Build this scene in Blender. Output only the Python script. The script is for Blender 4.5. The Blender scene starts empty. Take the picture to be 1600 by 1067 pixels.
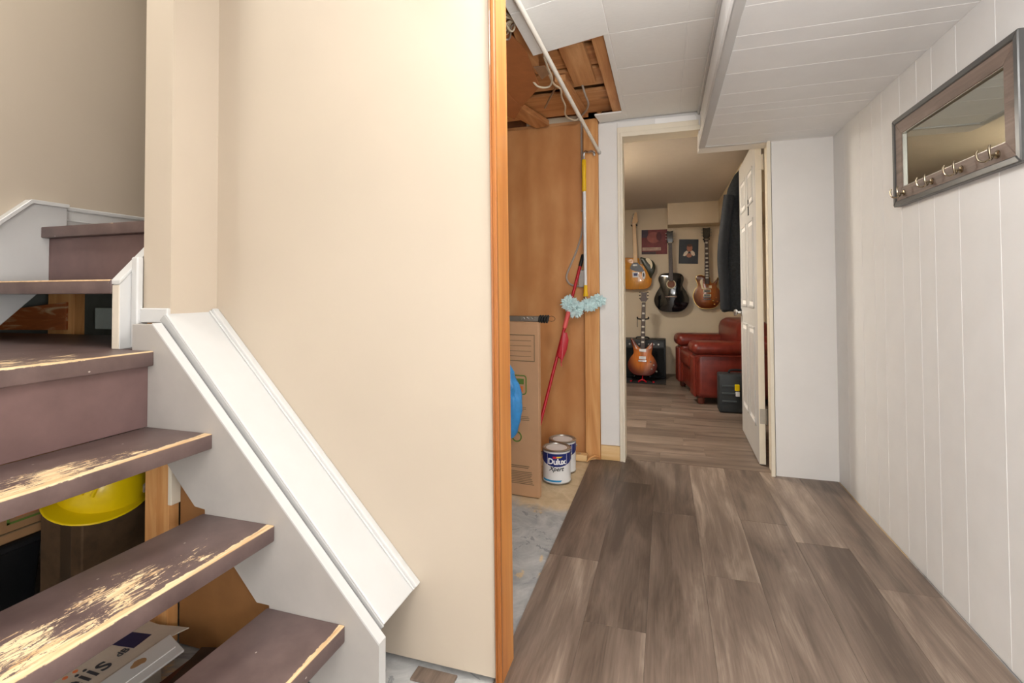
import bpy, bmesh, math, random
from mathutils import Vector, Matrix, noise
random.seed(7)
C = bpy.context.scene.collection
S = bpy.context.scene
PI = math.pi

# ------------------------------------------------------------------ camera, world, lights
f_px, cy_px = 770.0, 438.6
cam_d = bpy.data.cameras.new('camera')
cam_d.sensor_width = 36.0
cam_d.lens = f_px * 36.0 / 1600.0
cam_d.shift_y = -(533.5 - cy_px) / 1600.0
cam_d.clip_start = 0.02
cam = bpy.data.objects.new('camera', cam_d)
C.objects.link(cam)
right = Vector((0.9547, 0.2961, -0.0047))
fwd = Vector((-0.2959, 0.9550, 0.0215))
right.normalize()
fwd = (fwd - right * fwd.dot(right)).normalized()
up = right.cross(fwd)
cam.matrix_world = Matrix(((right.x, up.x, -fwd.x, 0.0),
                           (right.y, up.y, -fwd.y, 0.0),
                           (right.z, up.z, -fwd.z, 1.10),
                           (0, 0, 0, 1)))
S.camera = cam

world = bpy.data.worlds.new('world')
S.world = world
world.use_nodes = True
world.node_tree.nodes['Background'].inputs[0].default_value = (0.9, 0.95, 1.0, 1)
world.node_tree.nodes['Background'].inputs[1].default_value = 0.30

S.view_settings.view_transform = 'Standard'
S.view_settings.look = 'None'
S.view_settings.gamma = 1.0
S.view_settings.use_curve_mapping = False
S.view_settings.exposure = 0.45


def lamp(name, loc, size, power, col, rot=(0, 0, 0), shape='DISK', size_y=None):
    d = bpy.data.lights.new(name, 'AREA')
    d.shape = shape
    d.size = size
    if size_y:
        d.size_y = size_y
    d.energy = power
    d.color = col
    o = bpy.data.objects.new(name, d)
    o.location = loc
    o.rotation_euler = rot
    C.objects.link(o)
    return o


lamp('hall_overhead_fill', (-0.10, -1.20, 2.16), 0.9, 12, (1.0, 0.98, 0.95))  # unseen soft light under the ceiling behind the camera, added as fill
lamp('upward_fill', (0.15, -0.15, 1.45), 0.35, 20, (0.99, 0.995, 1.0), (PI, 0, 0))  # added light aimed upward to brighten ceiling and soffit
lamp('side_fill', (-2.95, -1.3, 1.4), 1.4, 24, (0.97, 0.985, 1.0), (PI / 2, 0, -PI / 2), 'RECTANGLE', 1.2)  # added fill for the right wall; no window is built there
lamp('hall_rear_fill', (0.1, -2.4, 1.1), 1.3, 22, (0.98, 0.99, 1.0), (PI / 2, 0, 0), 'RECTANGLE', 1.3)  # added fill from behind the camera; the rear wall has no window
lamp('stairwell_light', (-1.95, 0.55, 3.2), 0.5, 18, (1.0, 0.97, 0.90))
lamp('music_room_light', (-0.72, 4.2, 2.15), 0.3, 30, (1.0, 0.945, 0.86))
gd = bpy.data.lights.new('far_hall_fill', 'POINT')  # out-of-frame overhead point light, added to lift the far hall and wall top
gd.energy = 12
gd.color = (1.0, 0.99, 0.98)
gd.shadow_soft_size = 0.11
go = bpy.data.objects.new('far_hall_fill', gd)
go.location = (-0.10, 1.12, 2.05)
C.objects.link(go)
bd = bpy.data.lights.new('camera_side_fill', 'POINT')  # point fill added beside the camera for hall, soffit and under-stair gaps
bd.energy = 26
bd.color = (0.99, 0.995, 1.0)
bd.shadow_soft_size = 0.15
bo = bpy.data.objects.new('camera_side_fill', bd)
bo.location = (0.42, -0.10, 1.00)
C.objects.link(bo)


# ------------------------------------------------------------------ materials
def lin(c):
    out = []
    for v in c[:3]:
        v = v / 255.0
        out.append(v / 12.92 if v <= 0.04045 else ((v + 0.055) / 1.055) ** 2.4)
    return (out[0], out[1], out[2], 1.0)


class NT:
    """tiny node helper"""
    def __init__(s, name):
        s.m = bpy.data.materials.new(name)
        s.m.use_nodes = True
        s.t = s.m.node_tree
        s.b = s.t.nodes['Principled BSDF']

    def n(s, typ, **kw):
        nd = s.t.nodes.new(typ)
        for k, v in kw.items():
            setattr(nd, k, v)
        return nd

    def l(s, a, b):
        s.t.links.new(a, b)

    def coord(s, scale=(1, 1, 1), kind='Object', rnd=0.0):
        tc = s.n('ShaderNodeTexCoord')
        mp = s.n('ShaderNodeMapping')
        mp.inputs['Scale'].default_value = scale
        src = tc.outputs[kind]
        if rnd:
            oi = s.n('ShaderNodeObjectInfo')
            mu = s.n('ShaderNodeVectorMath', operation='SCALE')
            cb = s.n('ShaderNodeCombineXYZ')
            for i in range(3):
                s.l(oi.outputs['Random'], cb.inputs[i])
            s.l(cb.outputs[0], mu.inputs[0])
            mu.inputs['Scale'].default_value = rnd
            ad = s.n('ShaderNodeVectorMath', operation='ADD')
            s.l(src, ad.inputs[0])
            s.l(mu.outputs[0], ad.inputs[1])
            src = ad.outputs[0]
        s.l(src, mp.inputs['Vector'])
        return mp.outputs[0]

    def noise(s, vec, scale=5.0, detail=4.0, rough=0.55, dist=0.0):
        nd = s.n('ShaderNodeTexNoise')
        nd.inputs['Scale'].default_value = scale
        nd.inputs['Detail'].default_value = detail
        nd.inputs['Roughness'].default_value = rough
        nd.inputs['Distortion'].default_value = dist
        s.l(vec, nd.inputs['Vector'])
        return nd.outputs['Fac']

    def ramp(s, fac, stops):
        nd = s.n('ShaderNodeValToRGB')
        el = nd.color_ramp.elements
        while len(el) > len(stops):
            el.remove(el[-1])
        while len(el) < len(stops):
            el.new(0.5)
        for e, (p, c) in zip(el, stops):
            e.position = p
            e.color = c
        s.l(fac, nd.inputs[0])
        return nd.outputs[0]

    def mix(s, fac, a, b, mode='MIX'):
        nd = s.n('ShaderNodeMix', data_type='RGBA', blend_type=mode)
        for sock, v in ((nd.inputs[0], fac), (nd.inputs[6], a), (nd.inputs[7], b)):
            if hasattr(v, 'is_linked') or hasattr(v, 'links'):
                s.l(v, sock)
            else:
                sock.default_value = v
        return nd.outputs[2]

    def math(s, op, a, b=None, c=None):
        nd = s.n('ShaderNodeMath', operation=op)
        for i, v in enumerate((a, b, c)):
            if v is None:
                continue
            if hasattr(v, 'links'):
                s.l(v, nd.inputs[i])
            else:
                nd.inputs[i].default_value = v
        return nd.outputs[0]

    def sstep(s, v, a, b):
        nd = s.n('ShaderNodeMapRange', interpolation_type='SMOOTHSTEP')
        s.l(v, nd.inputs[0])
        nd.inputs[1].default_value = a
        nd.inputs[2].default_value = b
        return nd.outputs[0]

    def bump(s, h, strength=0.2, dist=0.002):
        nd = s.n('ShaderNodeBump')
        nd.inputs['Strength'].default_value = strength
        nd.inputs['Distance'].default_value = dist
        s.l(h, nd.inputs['Height'])
        s.l(nd.outputs[0], s.b.inputs['Normal'])

    def done(s, col=None, rough=0.5, metal=0.0, spec=0.5):
        if col is not None:
            if hasattr(col, 'links'):
                s.l(col, s.b.inputs['Base Color'])
            else:
                s.b.inputs['Base Color'].default_value = col
        s.b.inputs['Roughness'].default_value = rough
        s.b.inputs['Metallic'].default_value = metal
        s.b.inputs['Specular IOR Level'].default_value = spec
        return s.m


def mat(name, rgb, rough=0.5, var=0.05, scale=6.0, stretch=(1, 1, 1), metal=0.0, bump=0.0, spec=0.4, coat=0.0):
    k = NT(name)
    v = k.coord(stretch)
    nz = k.noise(v, scale, 5.0, 0.6)
    c = lin(rgb)
    lo = tuple(max(0, x * (1 - 2 * var)) for x in c[:3]) + (1,)
    hi = tuple(min(1, x * (1 + 2 * var)) for x in c[:3]) + (1,)
    col = k.ramp(nz, [(0.3, lo), (0.7, hi)])
    if bump:
        k.bump(k.noise(k.coord(stretch), scale * 6, 3.0), bump, 0.002)
    if coat:
        k.b.inputs['Coat Weight'].default_value = coat
        k.b.inputs['Coat Roughness'].default_value = 0.05
    return k.done(col, rough, metal, spec)


def mat_wood(name, dark, mid, light, axis='Z', rough=0.6, fine=1.0, knots=True, coat=0.0):
    k = NT(name)
    st = {'X': (0.6, 9, 9), 'Y': (9, 0.6, 9), 'Z': (9, 9, 0.6)}[axis]
    v = k.coord(st, rnd=7.0)
    a = k.noise(v, 2.2 * fine, 6.0, 0.6, 1.2)
    st2 = tuple(min(x, 4) * 0.9 for x in st)
    b = k.noise(k.coord(st2, rnd=3.0), 1.3 * fine, 3.0, 0.5, 0.6)
    fac = k.math('ADD', k.math('MULTIPLY', a, 0.6), k.math('MULTIPLY', b, 0.4))
    col = k.ramp(fac, [(0.34, lin(dark)), (0.5, lin(mid)), (0.66, lin(light))])
    if knots:
        vo = k.n('ShaderNodeTexVoronoi')
        vo.inputs['Scale'].default_value = 2.3
        k.l(k.coord({'X': (0.7, 1.4, 1.4), 'Y': (1.4, 0.7, 1.4), 'Z': (1.4, 1.4, 0.7)}[axis], rnd=5.0), vo.inputs['Vector'])
        kn = k.math('SUBTRACT', 1.0, k.sstep(vo.outputs['Distance'], 0.03, 0.10))
        col = k.mix(k.math('MULTIPLY', kn, 0.6), col, lin(tuple(x * 0.55 for x in dark)))
    if coat:
        k.b.inputs['Coat Weight'].default_value = coat
    return k.done(col, rough, 0.0, 0.35)


def mat_laminate(name, swap=False, sh=0.0):
    k = NT(name)
    a1 = (7.0, 0.9, 1) if not swap else (0.9, 7.0, 1)
    a2 = (45.0, 1.6, 1) if not swap else (1.6, 45.0, 1)
    big = k.noise(k.coord(a1, rnd=31.0), 1.5, 4.0, 0.62, 0.9)
    fine = k.noise(k.coord(a2, rnd=17.0), 1.6, 6.0, 0.65, 1.5)
    oi = k.n('ShaderNodeObjectInfo')
    f = k.math('ADD', k.math('MULTIPLY', big, 0.70), k.math('MULTIPLY', fine, 0.30))
    f = k.math('ADD', f, k.math('MULTIPLY', k.math('SUBTRACT', oi.outputs['Random'], 0.5), 0.14))
    f = k.math('ADD', f, sh)
    col = k.ramp(f, [(0.34, lin((90, 76, 66))), (0.46, lin((115, 99, 87))), (0.56, lin((131, 114, 101))), (0.70, lin((168, 150, 134)))])
    cr = k.sstep(fine, 0.62, 0.74)
    col = k.mix(k.math('MULTIPLY', cr, 0.35), col, lin((78, 64, 55)))
    k.bump(fine, 0.12, 0.001)
    return k.done(col, 0.42, 0.0, 0.45)


def mat_tread(name, nose=0.125, wear=0.5, y0=-0.1, yw=0.3, x0=0.06, xw=0.07, edge=1.0):
    """chipped brown paint over pale wood; wear sits along the nosing and in one foot-worn patch"""
    k = NT(name)
    tc = k.n('ShaderNodeTexCoord')
    sp = k.n('ShaderNodeSeparateXYZ')
    k.l(tc.outputs['Object'], sp.inputs[0])
    x, y, z = sp.outputs
    base = k.ramp(k.noise(k.coord((1, 1, 1)), 9, 5, 0.6), [(0.3, lin((88, 71, 68))), (0.7, lin((112, 93, 89)))])
    wood = k.ramp(k.noise(k.coord((30, 2, 6)), 2.0, 5, 0.6), [(0.28, lin((196, 152, 104))), (0.55, lin((238, 212, 170)))])
    n1 = k.noise(k.coord((34, 9, 10)), 3.0, 8, 0.80, 0.8)
    n2 = k.noise(k.coord((4, 3, 4)), 3.0, 3, 0.5)
    # gaussian-like foot patch
    dy = k.math('DIVIDE', k.math('SUBTRACT', y, y0), yw)
    dx = k.math('DIVIDE', k.math('SUBTRACT', x, x0), xw)
    r2 = k.math('ADD', k.math('MULTIPLY', dx, dx), k.math('MULTIPLY', dy, dy))
    g = k.math('SUBTRACT', 1.0, k.sstep(r2, 0.0, 1.6))
    th = k.math('MULTIPLY', g, wear)
    p = k.math('ADD', n1, k.math('MULTIPLY', k.math('SUBTRACT', n2, 0.5), 0.55))
    patch = k.sstep(k.math('ADD', p, k.math('MULTIPLY', th, 0.20)), 0.69, 0.715)
    patch = k.math('MULTIPLY', k.math('MULTIPLY', patch, k.sstep(g, 0.02, 0.2)), k.sstep(z, 0.017, 0.0195))
    # nosing line
    e = k.math('ADD', x, k.math('MULTIPLY', k.math('SUBTRACT', k.noise(k.coord((2, 9, 2)), 2.0, 4, 0.6), 0.5), 0.03 * edge))
    nose_m = k.math('MULTIPLY', k.sstep(e, nose - 0.0125 * edge, nose - 0.0105 * edge), k.sstep(z, 0.0185, 0.0205))
    # specks of paint and dust
    vo = k.n('ShaderNodeTexVoronoi')
    vo.inputs['Scale'].default_value = 38
    k.l(k.coord((1, 0.7, 1)), vo.inputs['Vector'])
    spk = k.math('MULTIPLY', k.math('SUBTRACT', 1.0, k.sstep(vo.outputs['Distance'], 0.05, 0.10)), k.sstep(k.noise(k.coord((1, 1, 1)), 21, 2), 0.56, 0.6))
    m = k.math('MAXIMUM', patch, nose_m)
    col = k.mix(m, base, wood)
    col = k.mix(k.math('MULTIPLY', spk, 0.8), col, lin((215, 205, 195)))
    return k.done(col, 0.42, 0.0, 0.4)


def mat_floor():
    k = NT('bare_floor')
    v = k.coord((1, 1, 1))
    n1 = k.noise(v, 3.2, 6, 0.6, 0.6)
    n2 = k.noise(v, 9, 5, 0.65, 1.0)
    grey = k.ramp(n2, [(0.3, lin((150, 150, 150))), (0.7, lin((196, 194, 190)))])
    tan = k.ramp(n2, [(0.3, lin((196, 170, 132))), (0.7, lin((222, 200, 165)))])
    tc = k.n('ShaderNodeTexCoord')
    sp = k.n('ShaderNodeSeparateXYZ')
    k.l(tc.outputs['Object'], sp.inputs[0])
    far = k.sstep(k.math('ADD', sp.outputs[1], k.math('MULTIPLY', n1, 0.5)), 2.68, 2.80)
    spots = k.sstep(n1, 0.60, 0.63)
    f = k.math('MAXIMUM', far, spots)
    col = k.mix(f, grey, tan)
    dirt = k.math('MULTIPLY', k.sstep(k.noise(v, 5.5, 5, 0.7, 1.4), 0.585, 0.60), k.math('SUBTRACT', 1.0, far))
    col = k.mix(k.math('MULTIPLY', dirt, 0.6), col, lin((118, 120, 122)))
    return k.done(col, 0.75, 0, 0.3)


def mat_ply():
    k = NT('plywood_sheet')
    w = k.n('ShaderNodeTexWave')
    w.bands_direction = 'X'
    w.inputs['Scale'].default_value = 1.5
    w.inputs['Distortion'].default_value = 7.0
    w.inputs['Detail'].default_value = 3.0
    w.inputs['Detail Scale'].default_value = 1.2
    k.l(k.coord((1.4, 1, 0.42)), w.inputs['Vector'])
    n = k.noise(k.coord((2, 1, 1)), 2.0, 4)
    f = k.math('ADD', k.math('MULTIPLY', w.outputs['Fac'], 0.16), k.math('MULTIPLY', n, 0.84))
    col = k.ramp(f, [(0.25, lin((186, 124, 72))), (0.5, lin((204, 144, 90))), (0.75, lin((220, 166, 112)))])
    vo = k.n('ShaderNodeTexVoronoi')
    vo.inputs['Scale'].default_value = 2.2
    k.l(k.coord((1.3, 1, 0.7)), vo.inputs['Vector'])
    kn = k.math('SUBTRACT', 1.0, k.sstep(vo.outputs['Distance'], 0.02, 0.14))
    col = k.mix(k.math('MULTIPLY', kn, 0.4), col, lin((150, 94, 54)))
    return k.done(col, 0.6, 0, 0.3)


def mat_burst(name, mid, edge, r0, r1, sx=1.0, sz=1.0, streak=True):
    """guitar finish: pale centre running to a dark stained rim"""
    k = NT(name)
    tc = k.n('ShaderNodeTexCoord')
    mp = k.n('ShaderNodeMapping')
    mp.inputs['Scale'].default_value = (sx, 0.0, sz)
    k.l(tc.outputs['Object'], mp.inputs['Vector'])
    ln = k.n('ShaderNodeVectorMath', operation='LENGTH')
    k.l(mp.outputs[0], ln.inputs[0])
    f = k.sstep(ln.outputs['Value'], r0, r1)
    a = k.ramp(k.noise(k.coord((60, 1, 4)), 1.5, 3), [(0.3, lin(tuple(x * 0.82 for x in mid))), (0.7, lin(mid))])
    col = k.mix(f, a, lin(edge))
    k.b.inputs['Coat Weight'].default_value = 0.7
    k.b.inputs['Coat Roughness'].default_value = 0.06
    return k.done(col, 0.25, 0, 0.5)


M_white = mat('white_paint', (234, 231, 227), 0.5, 0.012, 4)
M_panel = mat('white_panel_paint', (238, 238, 237), 0.45, 0.014, 5)
M_groove = mat('bright_groove_white', (250, 248, 246), 0.5, 0.01, 5)  # brighter than the panels: light caught by the grooves is put into the colour
M_tile = mat('ceiling_tile_paint', (238, 237, 233), 0.7, 0.012, 30, (1, 6, 1))
M_cream = mat('cream_door_paint', (236, 226, 206), 0.45, 0.015, 5)
M_beige = mat('beige_wall_paint', (191, 177, 159), 0.55, 0.012, 2)
M_beige_room = mat('tan_wall_paint', (216, 200, 174), 0.6, 0.015, 2)
M_greypaint = mat('stringer_grey_white_paint', (172, 166, 160), 0.45, 0.03, 7)
M_trimwhite = mat('glossy_white_trim_paint', (203, 202, 200), 0.35, 0.012, 6)
M_brown = mat('brown_riser_paint', (110, 86, 83), 0.4, 0.06, 10)
M_orange = mat_wood('varnished_orange_wood', (184, 110, 48), (206, 136, 68), (222, 158, 90), 'Z', 0.35, 0.8, False, 0.4)
M_orangedark = mat_wood('dark_varnished_trim', (128, 72, 32), (156, 94, 44), (176, 110, 56), 'Z', 0.35, 0.8, False, 0.4)
M_studz = mat_wood('pine_stud_wood', (190, 126, 68), (214, 154, 94), (228, 176, 118), 'Z')
M_pinex = mat_wood('pine_board_wood_x', (172, 112, 66), (204, 148, 96), (224, 172, 122), 'X')
M_piney = mat_wood('pine_board_wood_y', (172, 112, 66), (204, 148, 96), (224, 172, 122), 'Y')
M_palepine = mat_wood('pale_pine_wood', (214, 168, 108), (230, 190, 134), (240, 208, 158), 'X', knots=False)
M_ply = mat_ply()
M_hard = mat('hardboard_brown', (182, 116, 70), 0.6, 0.05, 12)
M_underpanel = mat('under_stair_brown_panel', (150, 104, 60), 0.6, 0.06, 8)
M_lam = mat_laminate('grey_laminate')
M_lamx = mat_laminate('grey_laminate_cross', True, -0.05)
M_floor = mat_floor()
M_subfloor = mat_wood('subfloor_boards', (92, 54, 30), (120, 74, 42), (142, 92, 56), 'Y', knots=False)
M_cinder = mat('foundation_grey', (120, 124, 118), 0.8, 0.10, 6)
M_dark = mat('black_plastic', (24, 25, 27), 0.45, 0.05, 10)
M_blackmetal = mat('black_metal', (20, 20, 22), 0.35, 0.02, 10, metal=0.6)
M_black_gloss = mat('black_lacquer', (14, 17, 20), 0.10, 0.02, 4, coat=1.0)
M_chrome = mat('chrome', (220, 222, 224), 0.12, 0.01, 4, metal=1.0)
M_steel = mat('brushed_steel', (176, 172, 165), 0.32, 0.04, 20, metal=0.9)
M_nickel = mat('antique_nickel', (170, 158, 136), 0.25, 0.03, 10, metal=1.0)
M_leather = mat('red_brown_leather', (108, 38, 28), 0.32, 0.12, 14, bump=0.25)
M_card = mat('brown_cardboard', (188, 146, 110), 0.7, 0.03, 6)
M_card2 = mat('old_brown_cardboard', (160, 122, 84), 0.7, 0.05, 6)
M_print = mat('grey_brown_ink', (120, 100, 74), 0.7, 0.02, 6)
M_printgreen = mat('green_ink', (96, 122, 52), 0.7, 0.03, 6)
M_printorange = mat('orange_ink', (222, 118, 50), 0.7, 0.03, 6)
M_yellow = mat('yellow_plastic', (236, 204, 12), 0.28, 0.02, 6)
M_yellowgrip = mat('yellow_rubber_grip', (238, 190, 24), 0.4, 0.03, 10)
M_red = mat('red_painted_metal', (186, 22, 38), 0.3, 0.03, 8)
M_pink = mat('salmon_plastic', (226, 96, 92), 0.35, 0.03, 8)
M_aqua = mat('aqua_duster_fibre', (214, 238, 238), 0.9, 0.06, 20)
M_blue = mat('blue_plastic_bag', (62, 142, 206), 0.3, 0.12, 12)
M_navy = mat('navy_label', (32, 44, 110), 0.35, 0.02, 6)
M_cyan = mat('cyan_label', (34, 142, 196), 0.35, 0.02, 6)
M_canwhite = mat('white_can_label', (232, 232, 232), 0.3, 0.01, 6)
M_ink = mat('dark_grey_ink', (58, 60, 66), 0.5, 0.02, 6)
M_whitetext = mat('white_lettering', (250, 250, 250), 0.4, 0.005, 6)
M_wire = mat('cream_cable_sheath', (226, 212, 186), 0.5, 0.03, 10)
M_greywire = mat('grey_cable_sheath', (170, 158, 146), 0.45, 0.04, 10)
M_rod = mat('warm_white_rod', (238, 232, 220), 0.5, 0.02, 8)
M_mirrorframe = mat_wood('mirror_brown_wood', (104, 88, 78), (132, 114, 103), (154, 136, 124), 'Y', 0.5, 1.4, False)
M_mirroredge = mat('mirror_dark_edge', (98, 98, 97), 0.3, 0.06, 14, (1, 0.2, 1), metal=0.35)
M_coat = mat('charcoal_coat_cloth', (30, 33, 36), 0.9, 0.25, 60, bump=0.4)
M_coatblue = mat('navy_coat_lining', (20, 23, 28), 0.8, 0.15, 30)
M_maple = mat('maple_neck', (222, 184, 134), 0.35, 0.04, 10)
M_rosewood = mat('dark_fretboard', (66, 48, 42), 0.4, 0.08, 20)
M_inlay = mat('pearl_inlay', (226, 220, 206), 0.3, 0.02, 10)
M_creamplastic = mat('cream_plastic', (240, 226, 190), 0.35, 0.02, 8)
M_amber = mat_burst('amber_top', (182, 98, 26), (84, 32, 10), 0.05, 0.19, 1.0, 0.8)
M_sunburst = mat_burst('sunburst_top', (220, 122, 42), (88, 30, 20), 0.06, 0.18, 1.0, 0.8)
M_butter = mat_burst('butterscotch_top', (234, 160, 52), (206, 122, 34), 0.10, 0.30, 1.0, 0.8)
M_olive = mat('dark_olive_plate', (48, 50, 32), 0.3, 0.05, 10)
M_greyguard = mat('grey_pickguard', (92, 100, 112), 0.2, 0.10, 8)
M_gold = mat('gold_hardware', (206, 166, 92), 0.25, 0.02, 8, metal=0.9)
M_poster = None

mirror_k = NT('mirror_glass')
M_mirror = mirror_k.done(lin((214, 220, 214)), 0.02, 1.0, 0.5)


# ------------------------------------------------------------------ geometry helpers
class B:
    def __init__(s):
        s.bm = bmesh.new()

    def _x(s, vs, xf):
        if xf is not None:
            for v in vs:
                v.co = xf @ v.co
        return vs

    def box(s, a, b, bev=0.0, seg=1, xf=None):
        x0, y0, z0 = [min(p, q) for p, q in zip(a, b)]
        x1, y1, z1 = [max(p, q) for p, q in zip(a, b)]
        co = [(x0, y0, z0), (x1, y0, z0), (x1, y1, z0), (x0, y1, z0), (x0, y0, z1), (x1, y0, z1), (x1, y1, z1), (x0, y1, z1)]
        t = bmesh.new()
        vs = [t.verts.new(c) for c in co]
        for q in ((0, 3, 2, 1), (4, 5, 6, 7), (0, 1, 5, 4), (1, 2, 6, 5), (2, 3, 7, 6), (3, 0, 4, 7)):
            t.faces.new([vs[i] for i in q])
        if bev:
            bmesh.ops.bevel(t, geom=list(t.edges), offset=bev, segments=seg, affect='EDGES', profile=0.5)
        s._merge(t, xf)
        return s

    def _merge(s, t, xf=None):
        if xf is not None:
            t.transform(xf)
        me = bpy.data.meshes.new('tmp')
        t.to_mesh(me)
        t.free()
        s.bm.from_mesh(me)
        bpy.data.meshes.remove(me)

    def prism(s, pts, vec, bev=0.0, seg=1, xf=None):
        t = bmesh.new()
        vec = Vector(vec)
        a = [t.verts.new(Vector(p)) for p in pts]
        b = [t.verts.new(Vector(p) + vec) for p in pts]
        t.faces.new(a[::-1])
        t.faces.new(b)
        n = len(pts)
        for i in range(n):
            t.faces.new([a[i], a[(i + 1) % n], b[(i + 1) % n], b[i]])
        bmesh.ops.recalc_face_normals(t, faces=list(t.faces))
        if bev:
            bmesh.ops.bevel(t, geom=list(t.edges), offset=bev, segments=seg, affect='EDGES', profile=0.5)
        s._merge(t, xf)
        return s

    def tube(s, path, r, seg=8, closed=False, radii=None, xf=None):
        t = bmesh.new()
        P = [Vector(p) for p in path]
        n = len(P)
        rings = []
        prev = None
        for i in range(n):
            if closed:
                d = P[(i + 1) % n] - P[i - 1]
            else:
                d = P[min(i + 1, n - 1)] - P[max(i - 1, 0)]
            d.normalize()
            if prev is None:
                ref = Vector((0, 0, 1)) if abs(d.z) < 0.9 else Vector((1, 0, 0))
                u = d.cross(ref).normalized()
            else:
                u = (prev - d * prev.dot(d)).normalized()
            prev = u
            w = d.cross(u)
            rr = radii[i] if radii else r
            rings.append([t.verts.new(P[i] + (u * math.cos(2 * PI * j / seg) + w * math.sin(2 * PI * j / seg)) * rr) for j in range(seg)])
        m = n if closed else n - 1
        for i in range(m):
            a, b = rings[i], rings[(i + 1) % n]
            for j in range(seg):
                t.faces.new([a[j], a[(j + 1) % seg], b[(j + 1) % seg], b[j]])
        if not closed:
            t.faces.new(rings[0][::-1])
            t.faces.new(rings[-1])
        bmesh.ops.recalc_face_normals(t, faces=list(t.faces))
        s._merge(t, xf)
        return s

    def lathe(s, prof, c, seg=32, axis='Z', xf=None):
        t = bmesh.new()
        rings = []
        for r, z in prof:
            ring = []
            for j in range(seg):
                an = 2 * PI * j / seg
                p = (r * math.cos(an), r * math.sin(an), z)
                if axis == 'Y':
                    p = (p[0], p[2], p[1])
                elif axis == 'X':
                    p = (p[2], p[0], p[1])
                ring.append(t.verts.new(Vector(p) + Vector(c)))
            rings.append(ring)
        for a, b in zip(rings, rings[1:]):
            for j in range(seg):
                t.faces.new([a[j], a[(j + 1) % seg], b[(j + 1) % seg], b[j]])
        t.faces.new(rings[0][::-1])
        t.faces.new(rings[-1])
        bmesh.ops.remove_doubles(t, verts=list(t.verts), dist=1e-6)
        bmesh.ops.recalc_face_normals(t, faces=list(t.faces))
        s._merge(t, xf)
        return s

    def ball(s, c, r, seg=16, rings=10, xf=None):
        t = bmesh.new()
        bmesh.ops.create_uvsphere(t, u_segments=seg, v_segments=rings, radius=1.0)
        r = (r, r, r) if not hasattr(r, '__len__') else r
        for v in t.verts:
            v.co = Vector((v.co.x * r[0], v.co.y * r[1], v.co.z * r[2])) + Vector(c)
        s._merge(t, xf)
        return s

    def slab(s, outline, fr, y0, y1, bev=0.006):
        """outline: (u, v) list, counter-clockwise seen from the front; fr = (origin, u, v, n)"""
        o, U, V, N = [Vector(q) for q in fr]
        n = len(outline)
        P = [Vector((p[0], p[1])) for p in outline]
        area = sum(P[i].x * P[(i + 1) % n].y - P[(i + 1) % n].x * P[i].y for i in range(n))
        if area < 0:
            P.reverse()
        nr = []
        for i in range(n):
            e = (P[(i + 1) % n] - P[i - 1])
            e = e.normalized() if e.length > 1e-9 else Vector((1, 0))
            nr.append(Vector((-e.y, e.x)))
        t = bmesh.new()
        rings = []
        for ins, d in ((bev, y0), (0, y0 + bev), (0, y1 - bev), (bev * 0.35, y1 - bev * 0.35), (bev, y1)):
            rings.append([t.verts.new(o + U * (P[i].x + nr[i].x * ins) + V * (P[i].y + nr[i].y * ins) + N * d) for i in range(n)])
        for a, b in zip(rings, rings[1:]):
            for i in range(n):
                t.faces.new([a[i], a[(i + 1) % n], b[(i + 1) % n], b[i]])
        t.faces.new(rings[0][::-1])
        t.faces.new(rings[-1])
        bmesh.ops.recalc_face_normals(t, faces=list(t.faces))
        s._merge(t)
        return s


ORG = {}


def setp(o, label=None, cat=None, group=None, kind=None):
    if label:
        o['label'] = label
    if cat:
        o['category'] = cat
    if group:
        o['group'] = group
    if kind:
        o['kind'] = kind
    return o


def thing(name, loc, label, cat, group=None, kind=None):
    o = bpy.data.objects.new(name, None)
    o.empty_display_size = 0.05
    o.location = loc
    C.objects.link(o)
    ORG[o] = Vector(loc)
    return setp(o, label, cat, group, kind)


def link_mesh(name, me, m, parent=None, org=None, label=None):
    o = bpy.data.objects.new(name, me)
    if m is not None:
        me.materials.clear()
        me.materials.append(m)
    C.objects.link(o)
    org = Vector(org)
    ORG[o] = org
    if parent is not None:
        o.parent = parent
        o.location = org - ORG[parent]
    else:
        o.location = org
    if label:
        o['label'] = label
    return o


def part(name, b, m, parent=None, smooth=False, label=None, org=None, ang=40):
    """one mesh object; geometry is given in world coordinates, origin goes to the box centre"""
    bm = b.bm
    if org is None:
        lo = [min(v.co[i] for v in bm.verts) for i in range(3)]
        hi = [max(v.co[i] for v in bm.verts) for i in range(3)]
        org = Vector([(p + q) / 2 for p, q in zip(lo, hi)])
    org = Vector(org)
    for v in bm.verts:
        v.co -= org
    me = bpy.data.meshes.new(name)
    bm.to_mesh(me)
    bm.free()
    if smooth:
        me.shade_smooth()
        me.set_sharp_from_angle(angle=math.radians(ang))
    return link_mesh(name, me, m, parent, org, label)


def box(name, a, b, m, parent=None, bev=0.002, seg=1, label=None, smooth=False):
    return part(name, B().box(a, b, bev, seg), m, parent, smooth, label)


def struct(o, label=None):
    o['kind'] = 'structure'
    if label:
        o['label'] = label
    return o


def catmull(pts, k=6, closed=True):
    P = [Vector(p) for p in pts]
    n = len(P)
    out = []
    rng = range(n) if closed else range(n - 1)
    for i in rng:
        if closed:
            p0, p1, p2, p3 = P[i - 1], P[i], P[(i + 1) % n], P[(i + 2) % n]
        else:
            p0, p1, p2, p3 = P[max(i - 1, 0)], P[i], P[i + 1], P[min(i + 2, n - 1)]
        for j in range(k):
            t = j / k
            out.append(0.5 * ((2 * p1) + (p2 - p0) * t + (2 * p0 - 5 * p1 + 4 * p2 - p3) * t * t + (3 * p1 - p0 - 3 * p2 + p3) * t ** 3))
    if not closed:
        out.append(P[-1])
    return out


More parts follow.
